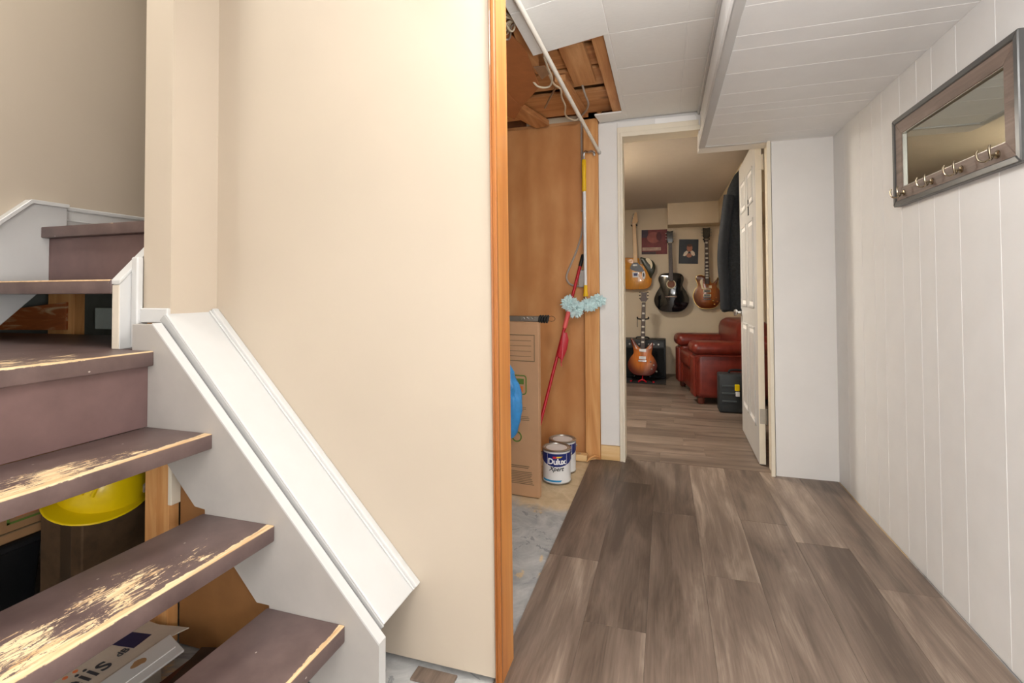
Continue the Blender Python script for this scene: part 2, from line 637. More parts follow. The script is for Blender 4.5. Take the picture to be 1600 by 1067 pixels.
def text_mesh(body, size, depth=0.0006, bold=0.0, shear=0.0, space=1.0):
    cu = bpy.data.curves.new('lettering', 'FONT')
    cu.body = body
    cu.size = size
    cu.extrude = depth
    cu.offset = bold
    cu.shear = shear
    cu.space_character = space
    cu.align_x = 'CENTER'
    cu.align_y = 'CENTER'
    cu.resolution_u = 3
    o = bpy.data.objects.new('lettering', cu)
    C.objects.link(o)
    dg = bpy.context.evaluated_depsgraph_get()
    me = bpy.data.meshes.new_from_object(o.evaluated_get(dg))
    bpy.data.objects.remove(o)
    bpy.data.curves.remove(cu)
    return me


def text_part(name, body, size, m, parent, org, xf, **kw):
    me = text_mesh(body, size, **kw)
    me.transform(xf)
    return link_mesh(name, me, m, parent, org)


# ================================================================== SETTING
CEIL = 2.22
XR = 0.942        # right wall
YD = 3.27         # wall with the doorway
YM = 1.33         # main beige wall

# ---- floor
floor = struct(part('floor', B().box((-3.1, -2.5, -0.06), (1.3, 7.0, -0.006)), M_floor, org=(0, 0, 0)), 'bare patched concrete floor under the grey laminate planks')
edges = [-0.474, -0.27, -0.07, 0.132, 0.333, 0.534, 0.735, 0.936]
offs = [2.041, 2.95, 2.573, 2.060, 2.600, 2.440, 2.15]
LEN = 1.22
for i in range(len(edges) - 1):
    x0, x1 = edges[i] + 0.0003, edges[i + 1] - 0.0003
    cuts = [offs[i] + LEN * k for k in range(-5, 3)]
    ys = [-2.45] + [c for c in cuts if -2.4 < c < 3.28] + [3.315]
    if i == 1:
        ys = [-2.45, -0.78, 0.44, 1.66, 2.921, 3.315]
    for a, b in zip(ys, ys[1:]):
        box('plank', (x0, a + 0.0007, -0.006), (x1, b - 0.0003, 0.001 + random.uniform(0, 0.0006)), M_lam, floor, 0.0003)
# planks left of the laminate edge nearer than the wall end
for x0, x1 in ((-0.676, -0.475),):
    for a, b in ((-2.4, -1.3), (-1.3, -0.1), (-0.1, 1.10)):
        box('plank', (x0, a + 0.0007, -0.006), (x1, b - 0.0007, 0.0012), M_lam, floor, 0.0008)
box('plank', (-0.705, 1.275, -0.006), (-0.58, 1.325, 0.0006), M_lam, floor, 0.0008)
# back room planks run across
y = 3.318
r = 0
while y < 6.85:
    y1 = min(y + 0.2, 6.86)
    st = -0.85 + random.uniform(-0.6, 0.0)
    xs = [-0.85] + [st + LEN * k for k in range(1, 4)]
    xs = [v for v in xs if v < 1.2] + [1.22]
    for a, b in zip(xs, xs[1:]):
        if b - a < 0.01:
            continue
        box('plank', (a + 0.0003, y + 0.0003, -0.006), (b - 0.0003, y1 - 0.0003, 0.001 + random.uniform(0, 0.0006)), M_lamx, floor, 0.0003)
    y = y1

# ---- right wall: grooved boards
wr = struct(box('wall_right', (XR + 0.0012, -2.5, 0.0), (XR + 0.06, YD + 0.12, 2.45), M_groove, None, 0), 'white grooved panelling wall on the right')
grooves = [-2.45, -2.1, -1.8, -1.55, -1.2, -0.98, -0.7, -0.3, -0.1, 0.2, 0.42, 0.66, 0.95, 1.15, 1.38, 1.60, 1.80, 2.007, 2.166, 2.28, 2.424, 2.602, 2.714, 2.862, 3.091, 3.268]
for a, b in zip(grooves, grooves[1:]):
    box('board', (XR, a + 0.0017, 0.004), (XR + 0.006, b - 0.0017, 1.988), M_panel, wr, 0.0008)

# ---- wall with the doorway
wb = struct(part('wall_back', B().box((0.612, YD, 0.0), (0.965, YD + 0.12, 2.2)), M_white, None), 'white plaster wall with the doorway')
box('plaster', (-0.410, YD, 0.096), (-0.287, YD + 0.12, 2.205), M_white, wb, 0.0015)
box('plaster', (-0.287, YD, 2.160), (0.212, YD + 0.12, 2.205), M_white, wb, 0.0015)
box('plaster', (0.212, YD + 0.002, 1.985), (0.612, YD + 0.12, 2.2), M_white, wb, 0.0015)
p = B().prism([(-0.05, YD - 0.008, 2.160), (0.200, YD - 0.008, 2.160), (0.200, YD - 0.008, 2.188), (0.188, YD - 0.008, 2.200), (-0.05, YD - 0.008, 2.200)], (0, 0.008, 0), 0.001)
part('filler_strip', p, M_groove, wb)
# stud and plywood of the stripped bay beside the doorway
box('stud', (-0.508, YD - 0.012, 0.0), (-0.412, YD + 0.036, 2.30), M_studz, wb, 0.002)
box('plywood_sheet', (-1.46, YD + 0.05, 0.0), (-0.41, YD + 0.058, 2.238), M_ply, wb, 0.001)
box('baseboard_block', (-0.410, YD - 0.010, 0.002), (-0.288, YD + 0.03, 0.094), M_palepine, wb, 0.002, label='bare unpainted wood block')
box('plate', (-1.46, YD + 0.058, 2.238), (-0.41, YD + 0.12, 2.262), M_pinex, wb, 0.001)

# ---- door frame
tr = struct(part('trim_1', B().box((-0.287, YD - 0.012, 0.0), (-0.266, YD + 0.0, 2.165), 0.002), M_cream, None), 'cream painted door frame')
box('casing', (-0.268, YD - 0.018, 0.0), (-0.254, YD + 0.13, 2.105), M_cream, tr, 0.002)
box('casing', (-0.2872, YD - 0.0125, 2.128), (0.212, YD - 0.0005, 2.1655), M_cream, tr, 0.002)
box('casing', (-0.268, YD - 0.018, 2.100), (0.605, YD + 0.13, 2.130), M_cream, tr, 0.002)
box('casing', (0.590, YD - 0.020, 0.0), (0.612, YD, 1.992), M_cream, tr, 0.002)
box('jamb', (0.604, YD, 0.0), (0.620, YD + 0.13, 2.10), M_cream, tr, 0.002)

# ---- ceiling
ceil = struct(part('ceiling', B().box((-0.95, -2.5, 2.56), (1.3, 3.5, 2.60)).box((-1.5, 1.35, 2.56), (-0.95, 3.5, 2.60)), M_subfloor, None, org=(0, 0, 0)), 'white tiled basement ceiling with an open framing bay')
rows = [0.368, 0.726, 1.084, 1.442, 1.80, 2.156, 2.515, 2.872, YD]
cols = [-0.56, -0.22, 0.102, 0.215]
part('tile_backing', B().box((-0.232, -2.5, 2.2218), (0.95, YD, 2.24)).box((-0.95, -2.5, 2.228), (-0.232, 1.33, 2.24)), M_groove, ceil)
for a, b in zip(rows, rows[1:]):
    for j in (1, 2):
        box('tile', (cols[j] + 0.001, a + 0.001, CEIL), (cols[j + 1] - 0.001, b - 0.001, CEIL + 0.010), M_tile, ceil, 0.001)
box('tile', (-0.95, -2.5, CEIL), (-0.222, 1.33, CEIL + 0.010), M_tile, ceil, 0.001)
box('tile', (-0.219, -2.5, CEIL), (0.215, 0.366, CEIL + 0.010), M_tile, ceil, 0.001)
# sagging pair of tiles left of the last seam
sag = Matrix.Translation((-0.221, 0, CEIL)) @ Matrix.Rotation(math.radians(-8.0), 4, 'Y') @ Matrix.Translation((0.221, 0, -CEIL))
for a, b in ((1.34, 1.80), (1.801, 2.156)):
    part('tile', B().box((-0.565, a + 0.001, CEIL), (-0.222, b - 0.001, CEIL + 0.010), 0.001, 1, sag), M_tile, ceil, label='loose ceiling tile sagging at its left edge')
part('tile', B().prism([(-0.415, 3.12, 2.212), (-0.245, 3.135, CEIL), (-0.222, 3.135, CEIL), (-0.222, YD, CEIL), (-0.40, YD, 2.212)], (0, 0, 0.01), 0.001), M_tile, ceil)
part('tile', B().box((-0.246, 2.157, CEIL), (-0.222, 3.134, CEIL + 0.01), 0.001), M_tile, ceil)
# exposed framing
box('furring_board', (-0.305, 1.40, 2.232), (-0.247, YD, 2.262), M_piney, ceil, 0.002)
for a, b, z in ((2.345, 2.545, 2.275), (2.59, 2.800, 2.275), (2.88, 3.235, 2.275)):
    box('furring_board', (-1.45, a, z), (-0.31, b, z + 0.02), M_pinex, ceil, 0.002)
box('furring_board', (-1.45, 1.45, 2.275), (-0.31, 2.30, 2.295), M_pinex, ceil, 0.002)
for yy in (2.315, 2.565, 2.84, 3.25, 1.9):
    box('joist', (-1.45, yy - 0.019, 2.30), (-0.24, yy + 0.019, 2.55), M_pinex, ceil, 0.002)
box('cleat', (-0.470, 2.25, 2.245), (-0.350, 2.712, 2.272), M_piney, ceil, 0.002)
part('cleat', B().prism([(-0.56, 2.60, 2.235), (-0.50, 2.60, 2.235), (-0.465, 3.20, 2.235), (-0.53, 3.20, 2.235)], (0, 0, 0.035), 0.002), M_piney, ceil)
part('cleat', B().prism([(-0.94, 2.95, 2.225), (-0.84, 2.86, 2.225), (-0.74, 3.26, 2.225), (-0.84, 3.28, 2.225)], (0, 0, 0.04), 0.002), M_piney, ceil)
box('header', (-0.53, YD - 0.012, 2.24), (-0.39, YD + 0.05, 2.55), M_pinex, ceil, 0.002)
# hardboard covers hanging in the open bay
part('hardboard_cover', B().prism([(-0.95, 1.99, 2.205), (-0.625, 1.99, 2.205), (-0.596, 2.156, 2.205), (-0.635, 2.569, 2.205), (-0.801, 2.807, 2.2), (-0.97, 2.45, 2.2)], (0, 0, 0.004), 0.0008), M_hard, ceil)
part('hardboard_cover', B().prism([(-0.83, 2.40, 2.198), (-0.805, 2.806, 2.196), (-0.902, 2.985, 2.194), (-1.05, 2.60, 2.196)], (0, 0, 0.003), 0.0008), M_hard, ceil)
part('board', B().prism([(-0.600, 1.935, 2.212), (-0.575, 1.948, 2.212), (-0.566, 2.268, 2.212), (-0.606, 2.44, 2.212), (-0.66, 2.35, 2.212)], (0, 0, 0.03), 0.001), M_piney, ceil)
part('rim_board', B().box((-1.5, YD + 0.075, 2.262), (1.3, YD + 0.12, 2.56)), M_subfloor, ceil)
part('rim_board', B().box((-1.47, 1.43, 2.262), (-1.45, YD + 0.12, 2.56)), M_subfloor, ceil)
box('plaster', (-0.409, YD + 0.02, 2.131), (0.3, YD + 0.119, 2.26), M_white, wb, 0)
# boxed soffit along the right wall
sof = part('soffit', B().box((0.222, -2.5, 1.9912), (0.95, YD + 0.002, 2.23)), M_groove, ceil)
sg = [-2.45, -1.9, -1.4, -0.9, -0.55, -0.2, 0.15, 0.42, 0.66, 0.95, 1.15, 1.38, 1.52, 1.676, 1.869, 1.977, 2.188, 2.410, 2.582, 2.682, 2.85, 3.09, 3.243]
for a, b in zip(sg, sg[1:]):
    box('panel', (0.246, a + 0.0015, 1.990), (XR, b - 0.0015, 1.997), M_panel, sof, 0.0007)
sd = [-2.4, -1.2, 0.0, 0.6, 1.1, 1.38, 1.62, 1.78, 1.9, 2.05, 2.2, 2.34, 2.5, 2.7, 2.86, 3.06, 3.262]
for a, b in zip(sd, sd[1:]):
    box('panel', (0.2205, a + 0.0012, 2.005), (0.228, b - 0.0012, 2.205), M_panel, sof, 0.0008)
part('corner_moulding', B().box((0.211, -2.4, 1.984), (0.248, YD - 0.002, 1.992), 0.002).box((0.209, -2.4, 1.984), (0.216, YD - 0.002, 2.018), 0.002), M_trimwhite, sof)
box('top_moulding', (0.205, -2.4, 2.200), (0.222, YD - 0.002, 2.221), M_trimwhite, sof, 0.004)
box('end_moulding', (0.246, 3.243, 1.984), (0.594, YD - 0.002, 1.993), M_trimwhite, sof, 0.002)

# ---- main beige wall with the column beside the stairs
wm = struct(part('wall_stair', B().prism([(-1.500, 0, 0.013), (-0.4637, 0, 0.013), (-0.490, 0, 3.4), (-1.500, 0, 3.4)], (0, 0.10, 0), 0, 1, Matrix.Translation((0, YM, 0)))
                 .box((-1.600, 1.162, 1.030), (-1.484, YM + 0.1, 3.4)).box((-1.600, YM, 1.0), (-1.5, 3.2, 3.4)), M_beige, None), 'smooth beige wall between the stairs and the orange post')
box('stud', (-1.590, 1.166, 0.0), (-1.538, 1.20, 1.02), M_studz, wm, 0.002)
box('stud', (-1.537, 1.164, 0.0), (-1.486, 1.20, 1.02), M_studz, wm, 0.002)
box('drywall_edge', (-1.485, 1.160, 0.44), (-1.470, 1.20, 1.0), M_cream, wm, 0.001)
part('under_stair_panel', B().prism([(-1.470, 1.19, 0.0), (-0.78, 1.19, 0.0), (-0.78, 1.19, 0.20), (-1.470, 1.19, 0.93)], (0, 0.01, 0), 0.001), M_underpanel, wm)
bb = struct(box('baseboard_column', (-1.600, 1.150, 1.006), (-1.482, 1.163, 1.052), M_trimwhite, None, 0.003), 'short white moulding under the beige column')

# ---- orange post: casing and jamb at the end of the wall
leanp = Matrix(((1, 0, -0.0078, 0), (0, 1, 0, 0), (0, 0, 1, 0), (0, 0, 0, 1)))
tp = struct(part('trim_2', B().box((-0.4625, YM + 0.001, 0.0), (-0.4445, YM + 0.104, 2.56), 0.002, 1, leanp), M_orange, None), 'orange varnished post at the end of the beige wall')
prof = [(-0.4635, YM), (-0.4635, YM - 0.008), (-0.460, YM - 0.012), (-0.456, YM - 0.009), (-0.454, YM - 0.013), (-0.447, YM - 0.013), (-0.4435, YM - 0.009), (-0.4435, YM)]
part('casing', B().prism([(px, py, 0.0) for px, py in prof], (0, 0, 2.56), 0, 1, leanp), M_orangedark, tp)

# ---- far left wall of the stairwell
wl = struct(part('wall_left', B().prism([(-2.43, -0.4, 0.55), (-2.43, 1.21, 1.05), (-2.43, 1.36, 1.165), (-2.43, 3.2, 1.165), (-2.43, 3.2, 3.4), (-2.43, -0.4, 3.4)], (-0.10, 0, 0)), M_beige, None), 'beige stairwell wall at far left')
bl = struct(part('baseboard_left', B().box((-2.43, 1.42, 1.37), (-2.418, 3.2, 1.449), 0.003).box((-2.43, 1.42, 1.449), (-2.414, 3.2, 1.468), 0.004), M_trimwhite, None), 'white level skirting on the stairwell wall')
box('moulding', (-2.43, 1.42, 1.405), (-2.4145, 3.2, 1.412), M_trimwhite, bl, 0.002)

# ---- unseen enclosure, back room shell
struct(part('wall_rear', B().box((-3.1, -2.56, 0), (1.0, -2.5, 3.4)), M_beige, None), 'beige wall behind the viewpoint')
struct(part('wall_outer', B().box((-3.1, -2.5, 0.0), (-3.04, 3.4, 3.4)), M_cinder, None), 'grey foundation wall below the stairs')
struct(part('wall_closet', B().box((-1.50, YM + 0.1, 0.0), (-1.46, YD + 0.06, 2.56)), M_beige, None), 'side wall of the stripped closet bay')
struct(part('ceiling_stairwell', B().box((-3.1, -2.5, 3.4), (-0.46, 3.4, 3.45)).box((-0.95, -2.5, 2.55), (-0.90, 1.33, 3.45)), M_white, None), 'white ceiling above the stairwell')
struct(part('wall_understair', B().box((-3.04, 1.86, 0), (-1.60, 1.90, 1.2)).box((-3.04, 3.2, 1.0), (-1.5, 3.26, 3.4)), M_cinder, None), 'grey block wall in the dark space under the upper stairs')
YF = 6.86
struct(part('wall_far', B().box((-0.9, YF, 0), (1.3, YF + 0.06, 2.3)), M_beige_room, None), 'tan wall of the music room hung with guitars')
struct(part('wall_music_left', B().box((-0.92, YD + 0.12, 0), (-0.86, YF, 2.3)).box((-0.92, YD + 0.06, 0), (-0.29, YD + 0.12, 2.3)), M_beige_room, None), 'left wall of the music room')
struct(part('wall_music_right', B().box((1.2, YD + 0.12, 0), (1.26, YF, 2.3)).box((0.62, YD + 0.121, 0), (1.26, YD + 0.13, 2.3)), M_beige_room, None), 'right wall of the music room')
cm = struct(part('ceiling_music', B().box((-0.92, YD + 0.121, 2.20), (1.26, YF + 0.05, 2.26)), mat('music_ceiling_paint', (206, 198, 190), 0.7, 0.012, 20), None), 'white ceiling of the music room')
box('bulkhead', (0.043, 6.50, 1.93), (1.2, YF, 2.2), M_beige_room, cm, 0.003)
box('bulkhead', (0.64, 4.6, 1.93), (1.2, 6.50, 2.2), M_beige_room, cm, 0.003)

# ================================================================== STAIRS
YS = 1.108
st = thing('staircase', (-1.2, 0.65, 0.0), 'worn brown-painted winder staircase with open risers and white stringers on the left', 'staircase')
tw = 0.90
specs = [(-0.800, 0.238, 0.25, mat_tread('tread_paint_lowest', wear=0.10, y0=-0.3, yw=0.4)),
         (-1.026, 0.464, 0.255, mat_tread('tread_paint_second', wear=0.80, y0=0.0, yw=0.36, x0=0.055, xw=0.095, edge=1.3)),
         (-1.248, 0.695, 0.256, mat_tread('tread_paint_third', wear=1.1, y0=-0.02, yw=0.32, x0=0.085, xw=0.09, edge=1.4))]
for nose, top, dep, m in specs:
    part('tread', B().box((nose - dep, 0.22, top - 0.044), (nose, YS, top), 0.004, 2), m, st, True)
t4 = mat_tread('tread_paint_winder', nose=0.69, wear=1.0, y0=-0.15, yw=0.33, x0=0.60, xw=0.16, edge=1.6)
part('tread', B().box((-2.86, 0.22, 0.880), (-1.479, 1.50, 0.925), 0.004, 2)
     if False else B().prism([(-2.86, 0.22, 0.880), (-1.472, 0.22, 0.880), (-1.479, YS, 0.880), (-1.60, YS, 0.880), (-1.60, 1.16, 0.880), (-1.66, 1.16, 0.880), (-1.66, 1.52, 0.880), (-2.86, 1.44, 0.880)], (0, 0, 0.045), 0.004, 2), t4, st, True)
t5 = mat_tread('tread_paint_fifth', nose=2.0, wear=0.2, y0=0.0, yw=0.4, x0=0.0, xw=0.2)
tr5 = part('tread', B().box((-2.43, 1.10, 1.098), (-1.656, 1.38, 1.142), 0.004, 2), t5, st, True)
box('worn_edge', (-2.42, 1.099, 1.1385), (-1.66, 1.109, 1.1432), mat('bare_wood_edge', (226, 190, 148), 0.5, 0.10, 40, (1, 1, 1)), tr5, 0.001)
part('tread', B().box((-2.425, 1.335, 1.325), (-1.62, 1.75, 1.369), 0.004, 2), t5, st, True)
box('riser', (-1.517, 0.22, 0.6955), (-1.503, YS, 0.880), M_brown, st, 0.001)
box('riser', (-2.425, 1.364, 1.143), (-1.62, 1.378, 1.324), M_brown, st, 0.001)
# right-hand stringer beside the beige wall
sp = [(-1.572, 1.004), (-1.489, 1.004), (-0.700, 0.206), (-0.700, 0.0), (-0.845, 0.0), (-1.045, 0.205), (-1.045, 0.243), (-1.087, 0.243), (-1.276, 0.440), (-1.276, 0.474), (-1.314, 0.478), (-1.500, 0.668), (-1.572, 0.70)]
part('stringer', B().prism([(a, YS, b) for a, b in sp], (0, 0.028, 0), 0.0015), M_greypaint, st)
part('stringer_edge', B().prism([(-1.489, YS - 0.001, 1.004), (-1.487, YS - 0.001, 1.008), (-0.6985, YS - 0.001, 0.210), (-0.6985, YS - 0.001, 0.0), (-0.700, YS - 0.001, 0.0), (-0.700, YS - 0.001, 0.2055)], (0, 0.0292, 0)), M_trimwhite, st)
# near-side stringer, outside the picture
part('stringer', B().prism([(a, 0.186, b) for a, b in sp], (0, 0.034, 0), 0.0015), M_greypaint, st)
# white stringer board on the left wall
lp = [(0.60, 0.66), (1.208, 1.372), (1.298, 1.462), (1.425, 1.462), (1.425, 1.370), (1.364, 1.370), (1.364, 1.142), (1.372, 1.142), (1.331, 1.104), (1.213, 0.981), (0.90, 0.66)]
lb = part('stringer', B().prism([(-2.43, a, b) for a, b in lp], (0.024, 0, 0), 0.0015), M_trimwhite, st)
part('cap_moulding', B().prism([(-2.43, 0.60, 0.655), (-2.43, 1.208, 1.366), (-2.43, 1.300, 1.458), (-2.43, 1.425, 1.458), (-2.43, 1.425, 1.474), (-2.43, 1.294, 1.474), (-2.43, 1.198, 1.378), (-2.43, 0.60, 0.675)], (0.040, 0, 0), 0.002), M_trimwhite, lb)
# short right stringer of the upper flight
ep = [(1.108, 0.925), (1.108, 1.128), (1.250, 1.29), (1.6, 1.66), (1.6, 1.3), (1.25, 0.925)]
eb = part('stringer', B().prism([(-1.656, a, b) for a, b in ep], (0.030, 0, 0), 0.0015), M_trimwhite, st)
part('cap_moulding', B().prism([(-1.660, 1.104, 1.128), (-1.660, 1.104, 1.140), (-1.660, 1.25, 1.304), (-1.660, 1.6, 1.676), (-1.660, 1.6, 1.66), (-1.660, 1.25, 1.29)], (0.038, 0, 0), 0.001), M_trimwhite, eb)
box('edge_face', (-1.656, 1.1055, 0.926), (-1.627, 1.1085, 1.126), mat('beige_edge_paint', (214, 203, 187), 0.5, 0.02, 8), eb, 0.0008)
box('corner_moulding', (-1.626, 1.140, 0.926), (-1.597, 1.161, 1.215), M_trimwhite, st, 0.004)

# ---- sloping white cap with moulding between stringer and wall
dx, dz = 0.6947, -0.7193
A0, B0 = Vector((-1.4865, 0, 1.037)), Vector((-0.709, 0, 0.232))
d = (B0 - A0).normalized()
nn = Vector((-d.z, 0, d.x))   # upward normal
capm = struct(part('trim_3', B().prism([A0 + Vector((0, 1.149, 0)), B0 + Vector((0, 1.149, 0)), B0 - nn * 0.02 + Vector((0, 1.149, 0)), A0 - nn * 0.02 + Vector((0, 1.149, 0))], (0, YM - 1.149, 0), 0.002), M_trimwhite, None), 'white sloping cap board beside the stairs')
for y0, y1, h in ((1.306, YM - 0.001, 0.014), (1.299, 1.306, 0.006)):
    a, b = A0 + Vector((0, y0, 0)), B0 + Vector((0, y0, 0))
    part('moulding', B().prism([a + nn * 0.0005, b + nn * 0.0005, b + nn * h, a + nn * h], (0, y1 - y0, 0), 0.0025, 2), M_trimwhite, capm)
a, b = A0 + Vector((0, 1.143, -0.004)), B0 + Vector((0, 1.143, -0.004))
part('front_edge', B().prism([a, b, b - nn * 0.026, a - nn * 0.026], (0, 0.006, 0), 0.001), mat('grey_edge_paint', (172, 171, 169), 0.45, 0.02, 8), capm)

# ---- framing seen under the upper flight
box('stud', (-2.80, 1.585, 0.0), (-2.62, 1.63, 1.16), M_studz, st, 0.002, label='bare stud behind the winder tread')
part('brace_board', B().prism([(-2.99, 1.50, 0.930), (-2.66, 1.575, 0.930), (-2.66, 1.575, 1.06), (-2.99, 1.50, 1.02)], (0.0, 0.03, 0), 0.002), mat_wood('rusty_orange_board', (120, 62, 22), (158, 84, 34), (214, 190, 150), 'X', knots=False), st)
box('ledge_board', (-2.60, 1.66, 0.93), (-1.66, 1.70, 1.03), mat('weathered_grey_board', (142, 150, 144), 0.7, 0.06, 8), st, 0.002)

# ================================================================== UNDER THE STAIRS
hh = thing('hard_hat', (-1.86, 1.19, 0.375), 'yellow hard hat under the third tread resting on dark carton', 'hard hat')
dome = []
for i in range(9):
    t = i / 8 * PI / 2
    dome.append((0.125 * math.cos(t) + 0.0005, 0.150 * math.sin(t)))
prof = [(0.121, 0.0)] + dome
stretch = Matrix.Translation((-1.84, 1.215, 0.428)) @ Matrix.Rotation(math.radians(20), 4, 'Y') @ Matrix.Rotation(math.radians(-62), 4, 'Z') @ Matrix.Diagonal((1.22, 1.0, 1.0, 1))
bsh = B().lathe(prof, (0, 0, 0.012), 40, xf=stretch)
for off in (-0.03, 0.0, 0.03):
    arc = [Vector((0.126 * math.cos(t), off, 0.012 + 0.1515 * math.sin(t))) for t in [PI * (0.12 + 0.76 * k / 14) for k in range(15)]]
    bsh.tube(arc, 0.006, 6, xf=stretch)
part('shell', bsh, M_yellow, hh, True)
brim = []
for k in range(48):
    an = 2 * PI * k / 48
    ex = 0.016 + 0.034 * max(0, math.cos(an)) ** 1.5
    brim.append((0.121 * math.cos(an) + ex * math.cos(an), 0.121 * math.sin(an) + ex * math.sin(an)))
t = B().slab(brim, ((0, 0, 0), (1, 0, 0), (0, 1, 0), (0, 0, 1)), 0.004, 0.013, 0.004)
t.bm.transform(stretch)
part('brim', t, M_yellow, hh, True)
part('side_clip', B().box((-0.03, 0.112, 0.03), (0.02, 0.129, 0.06), 0.003, 1, stretch), M_greywire, hh)

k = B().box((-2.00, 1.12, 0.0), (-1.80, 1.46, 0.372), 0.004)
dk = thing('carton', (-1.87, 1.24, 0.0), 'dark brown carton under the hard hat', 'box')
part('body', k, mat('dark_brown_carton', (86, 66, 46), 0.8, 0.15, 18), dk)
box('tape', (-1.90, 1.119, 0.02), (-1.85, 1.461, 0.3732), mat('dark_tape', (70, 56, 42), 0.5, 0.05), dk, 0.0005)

bx = thing('cardboard_box', (-2.33, 0.85, 0.284), 'brown printed moving box stacked on black tote behind the stairs', 'box')
part('body', B().box((-2.60, 0.30, 0.286), (-2.055, 1.30, 0.78), 0.004), M_card2, bx)
box('flap_edge', (-2.056, 0.30, 0.318), (-2.048, 1.30, 0.322), M_print, bx, 0.0005)
f0 = B()
for a, b in (((1.06, 0.345), (1.18, 0.352)), ((1.06, 0.423), (1.18, 0.430)), ((1.06, 0.345), (1.067, 0.430)), ((1.173, 0.345), (1.18, 0.430))):
    f0.box((-2.0556, a[0], a[1]), (-2.0535, b[0], b[1]))
part('printed_frame', f0, M_printgreen, bx)
box('printed_square', (-2.0556, 1.085, 0.362), (-2.0535, 1.155, 0.388), M_printorange, bx, 0.0003)
box('printed_square', (-2.0556, 1.085, 0.396), (-2.0535, 1.150, 0.412), M_printgreen, bx, 0.0003)

tb = thing('storage_tote', (-2.33, 0.72, 0.0), 'black plastic storage tote supporting the printed moving box', 'tote')
part('body', B().prism([(-2.60, 0.22, 0.0), (-2.10, 0.22, 0.0), (-2.06, 0.22, 0.26), (-2.62, 0.22, 0.26)], (0, 0.94, 0), 0.006), M_dark, tb)
box('lid', (-2.63, 0.20, 0.258), (-2.04, 1.17, 0.284), M_dark, tb, 0.006)

ob = thing('wood_offcut', (-1.66, 1.03, 0.0), 'orange brown board offcut standing behind the flat carton', 'board')
part('board', B().box((-1.69, 0.99, 0.0), (-1.66, 1.14, 0.17), 0.002), M_studz, ob)
part('nail', B().lathe([(0.003, 0), (0.003, 0.004), (0.001, 0.005)], (-1.66, 1.06, 0.13), 8, 'X'), M_steel, ob)

ct = thing('flat_carton', (-1.50, 0.80, 0.0), 'grey flat carton with dark printed letters under the second tread', 'box')
ZT = 0.10
part('body', B().prism([(-1.62, 0.40, 0), (-1.36, 0.40, 0), (-1.36, 1.05, 0), (-1.45, 1.10, 0), (-1.62, 1.10, 0)], (0, 0, ZT - 0.003), 0.002), mat('grey_carton', (170, 158, 142), 0.75, 0.05, 8), ct)
part('flap', B().prism([(-1.63, 0.40, ZT - 0.003), (-1.345, 0.40, ZT - 0.003), (-1.375, 1.00, ZT - 0.003), (-1.40, 1.06, ZT - 0.003), (-1.362, 1.135, ZT + 0.003), (-1.47, 1.125, ZT - 0.003), (-1.63, 1.135, ZT - 0.003)], (0, 0, 0.003), 0.0004), mat('grey_carton_top', (186, 172, 156), 0.75, 0.06, 8), ct)
part('navy_patch', B().prism([(-1.525, 1.02, ZT), (-1.44, 1.03, ZT), (-1.447, 1.085, ZT), (-1.52, 1.075, ZT)], (0, 0, 0.0012)), mat('navy_print', (34, 32, 66), 0.6, 0.03, 8), ct)
rot90 = Matrix.Rotation(PI / 2, 4, 'Z')
for i, (s, yy, sz) in enumerate((('eiis', 0.918, 0.085), ('dB', 1.008, 0.030))):
    o = (-1.455 if i == 0 else -1.452, yy, ZT + 0.0014)
    text_part('lettering', s, sz, M_ink, ct, o, rot90)
for yy in (0.895, 0.918):
    part('letter_dot', B().lathe([(0.006, 0), (0.006, 0.0012)], (-1.50, yy + 0.004, ZT), 10), mat('orange_dot_ink', (206, 110, 62), 0.6, 0.03, 8), ct)

wo = thing('white_panel_offcut', (-1.335, 0.80, ZT), 'white plastic strip with a torn hole lying on grey flat carton', 'panel offcut')
part('strip', B().prism([(-1.385, 0.42, ZT + 0.0012), (-1.290, 0.40, ZT + 0.0012), (-1.290, 1.06, ZT + 0.0012), (-1.387, 1.095, ZT + 0.0012)], (0, 0, 0.006), 0.001), M_trimwhite, wo)
part('rib', B().box((-1.3235, 0.42, ZT + 0.0072), (-1.3205, 1.06, ZT + 0.009), 0.0005), M_groove, wo)
hole = [(-1.36 + 0.010 * math.cos(a) * (1.5 if math.sin(a) > 0 else 1), 0.985 + 0.020 * math.sin(a)) for a in [2 * PI * q / 14 for q in range(14)]]
part('torn_hole', B().prism([(a, b, ZT + 0.0073) for a, b in hole], (0, 0, 0.0006)), M_card2, wo)

db = thing('wood_debris', (-1.15, 1.02, 0.0), 'dark reddish scrap boards on the floor below lowest tread', 'scrap wood')
part('board', B().box((-1.34, 0.95, 0.0), (-1.10, 1.14, 0.03), 0.003), mat('dark_red_scrap', (84, 44, 30), 0.7, 0.2, 12), db)
part('board', B().box((-1.27, 0.70, 0.03), (-1.22, 1.16, 0.05), 0.002, 1, Matrix.Translation((-1.24, 0.93, 0)) @ Matrix.Rotation(0.25, 4, 'Z') @ Matrix.Translation((1.24, -0.93, 0))), mat('dark_scrap', (62, 44, 34), 0.7, 0.2, 12), db)

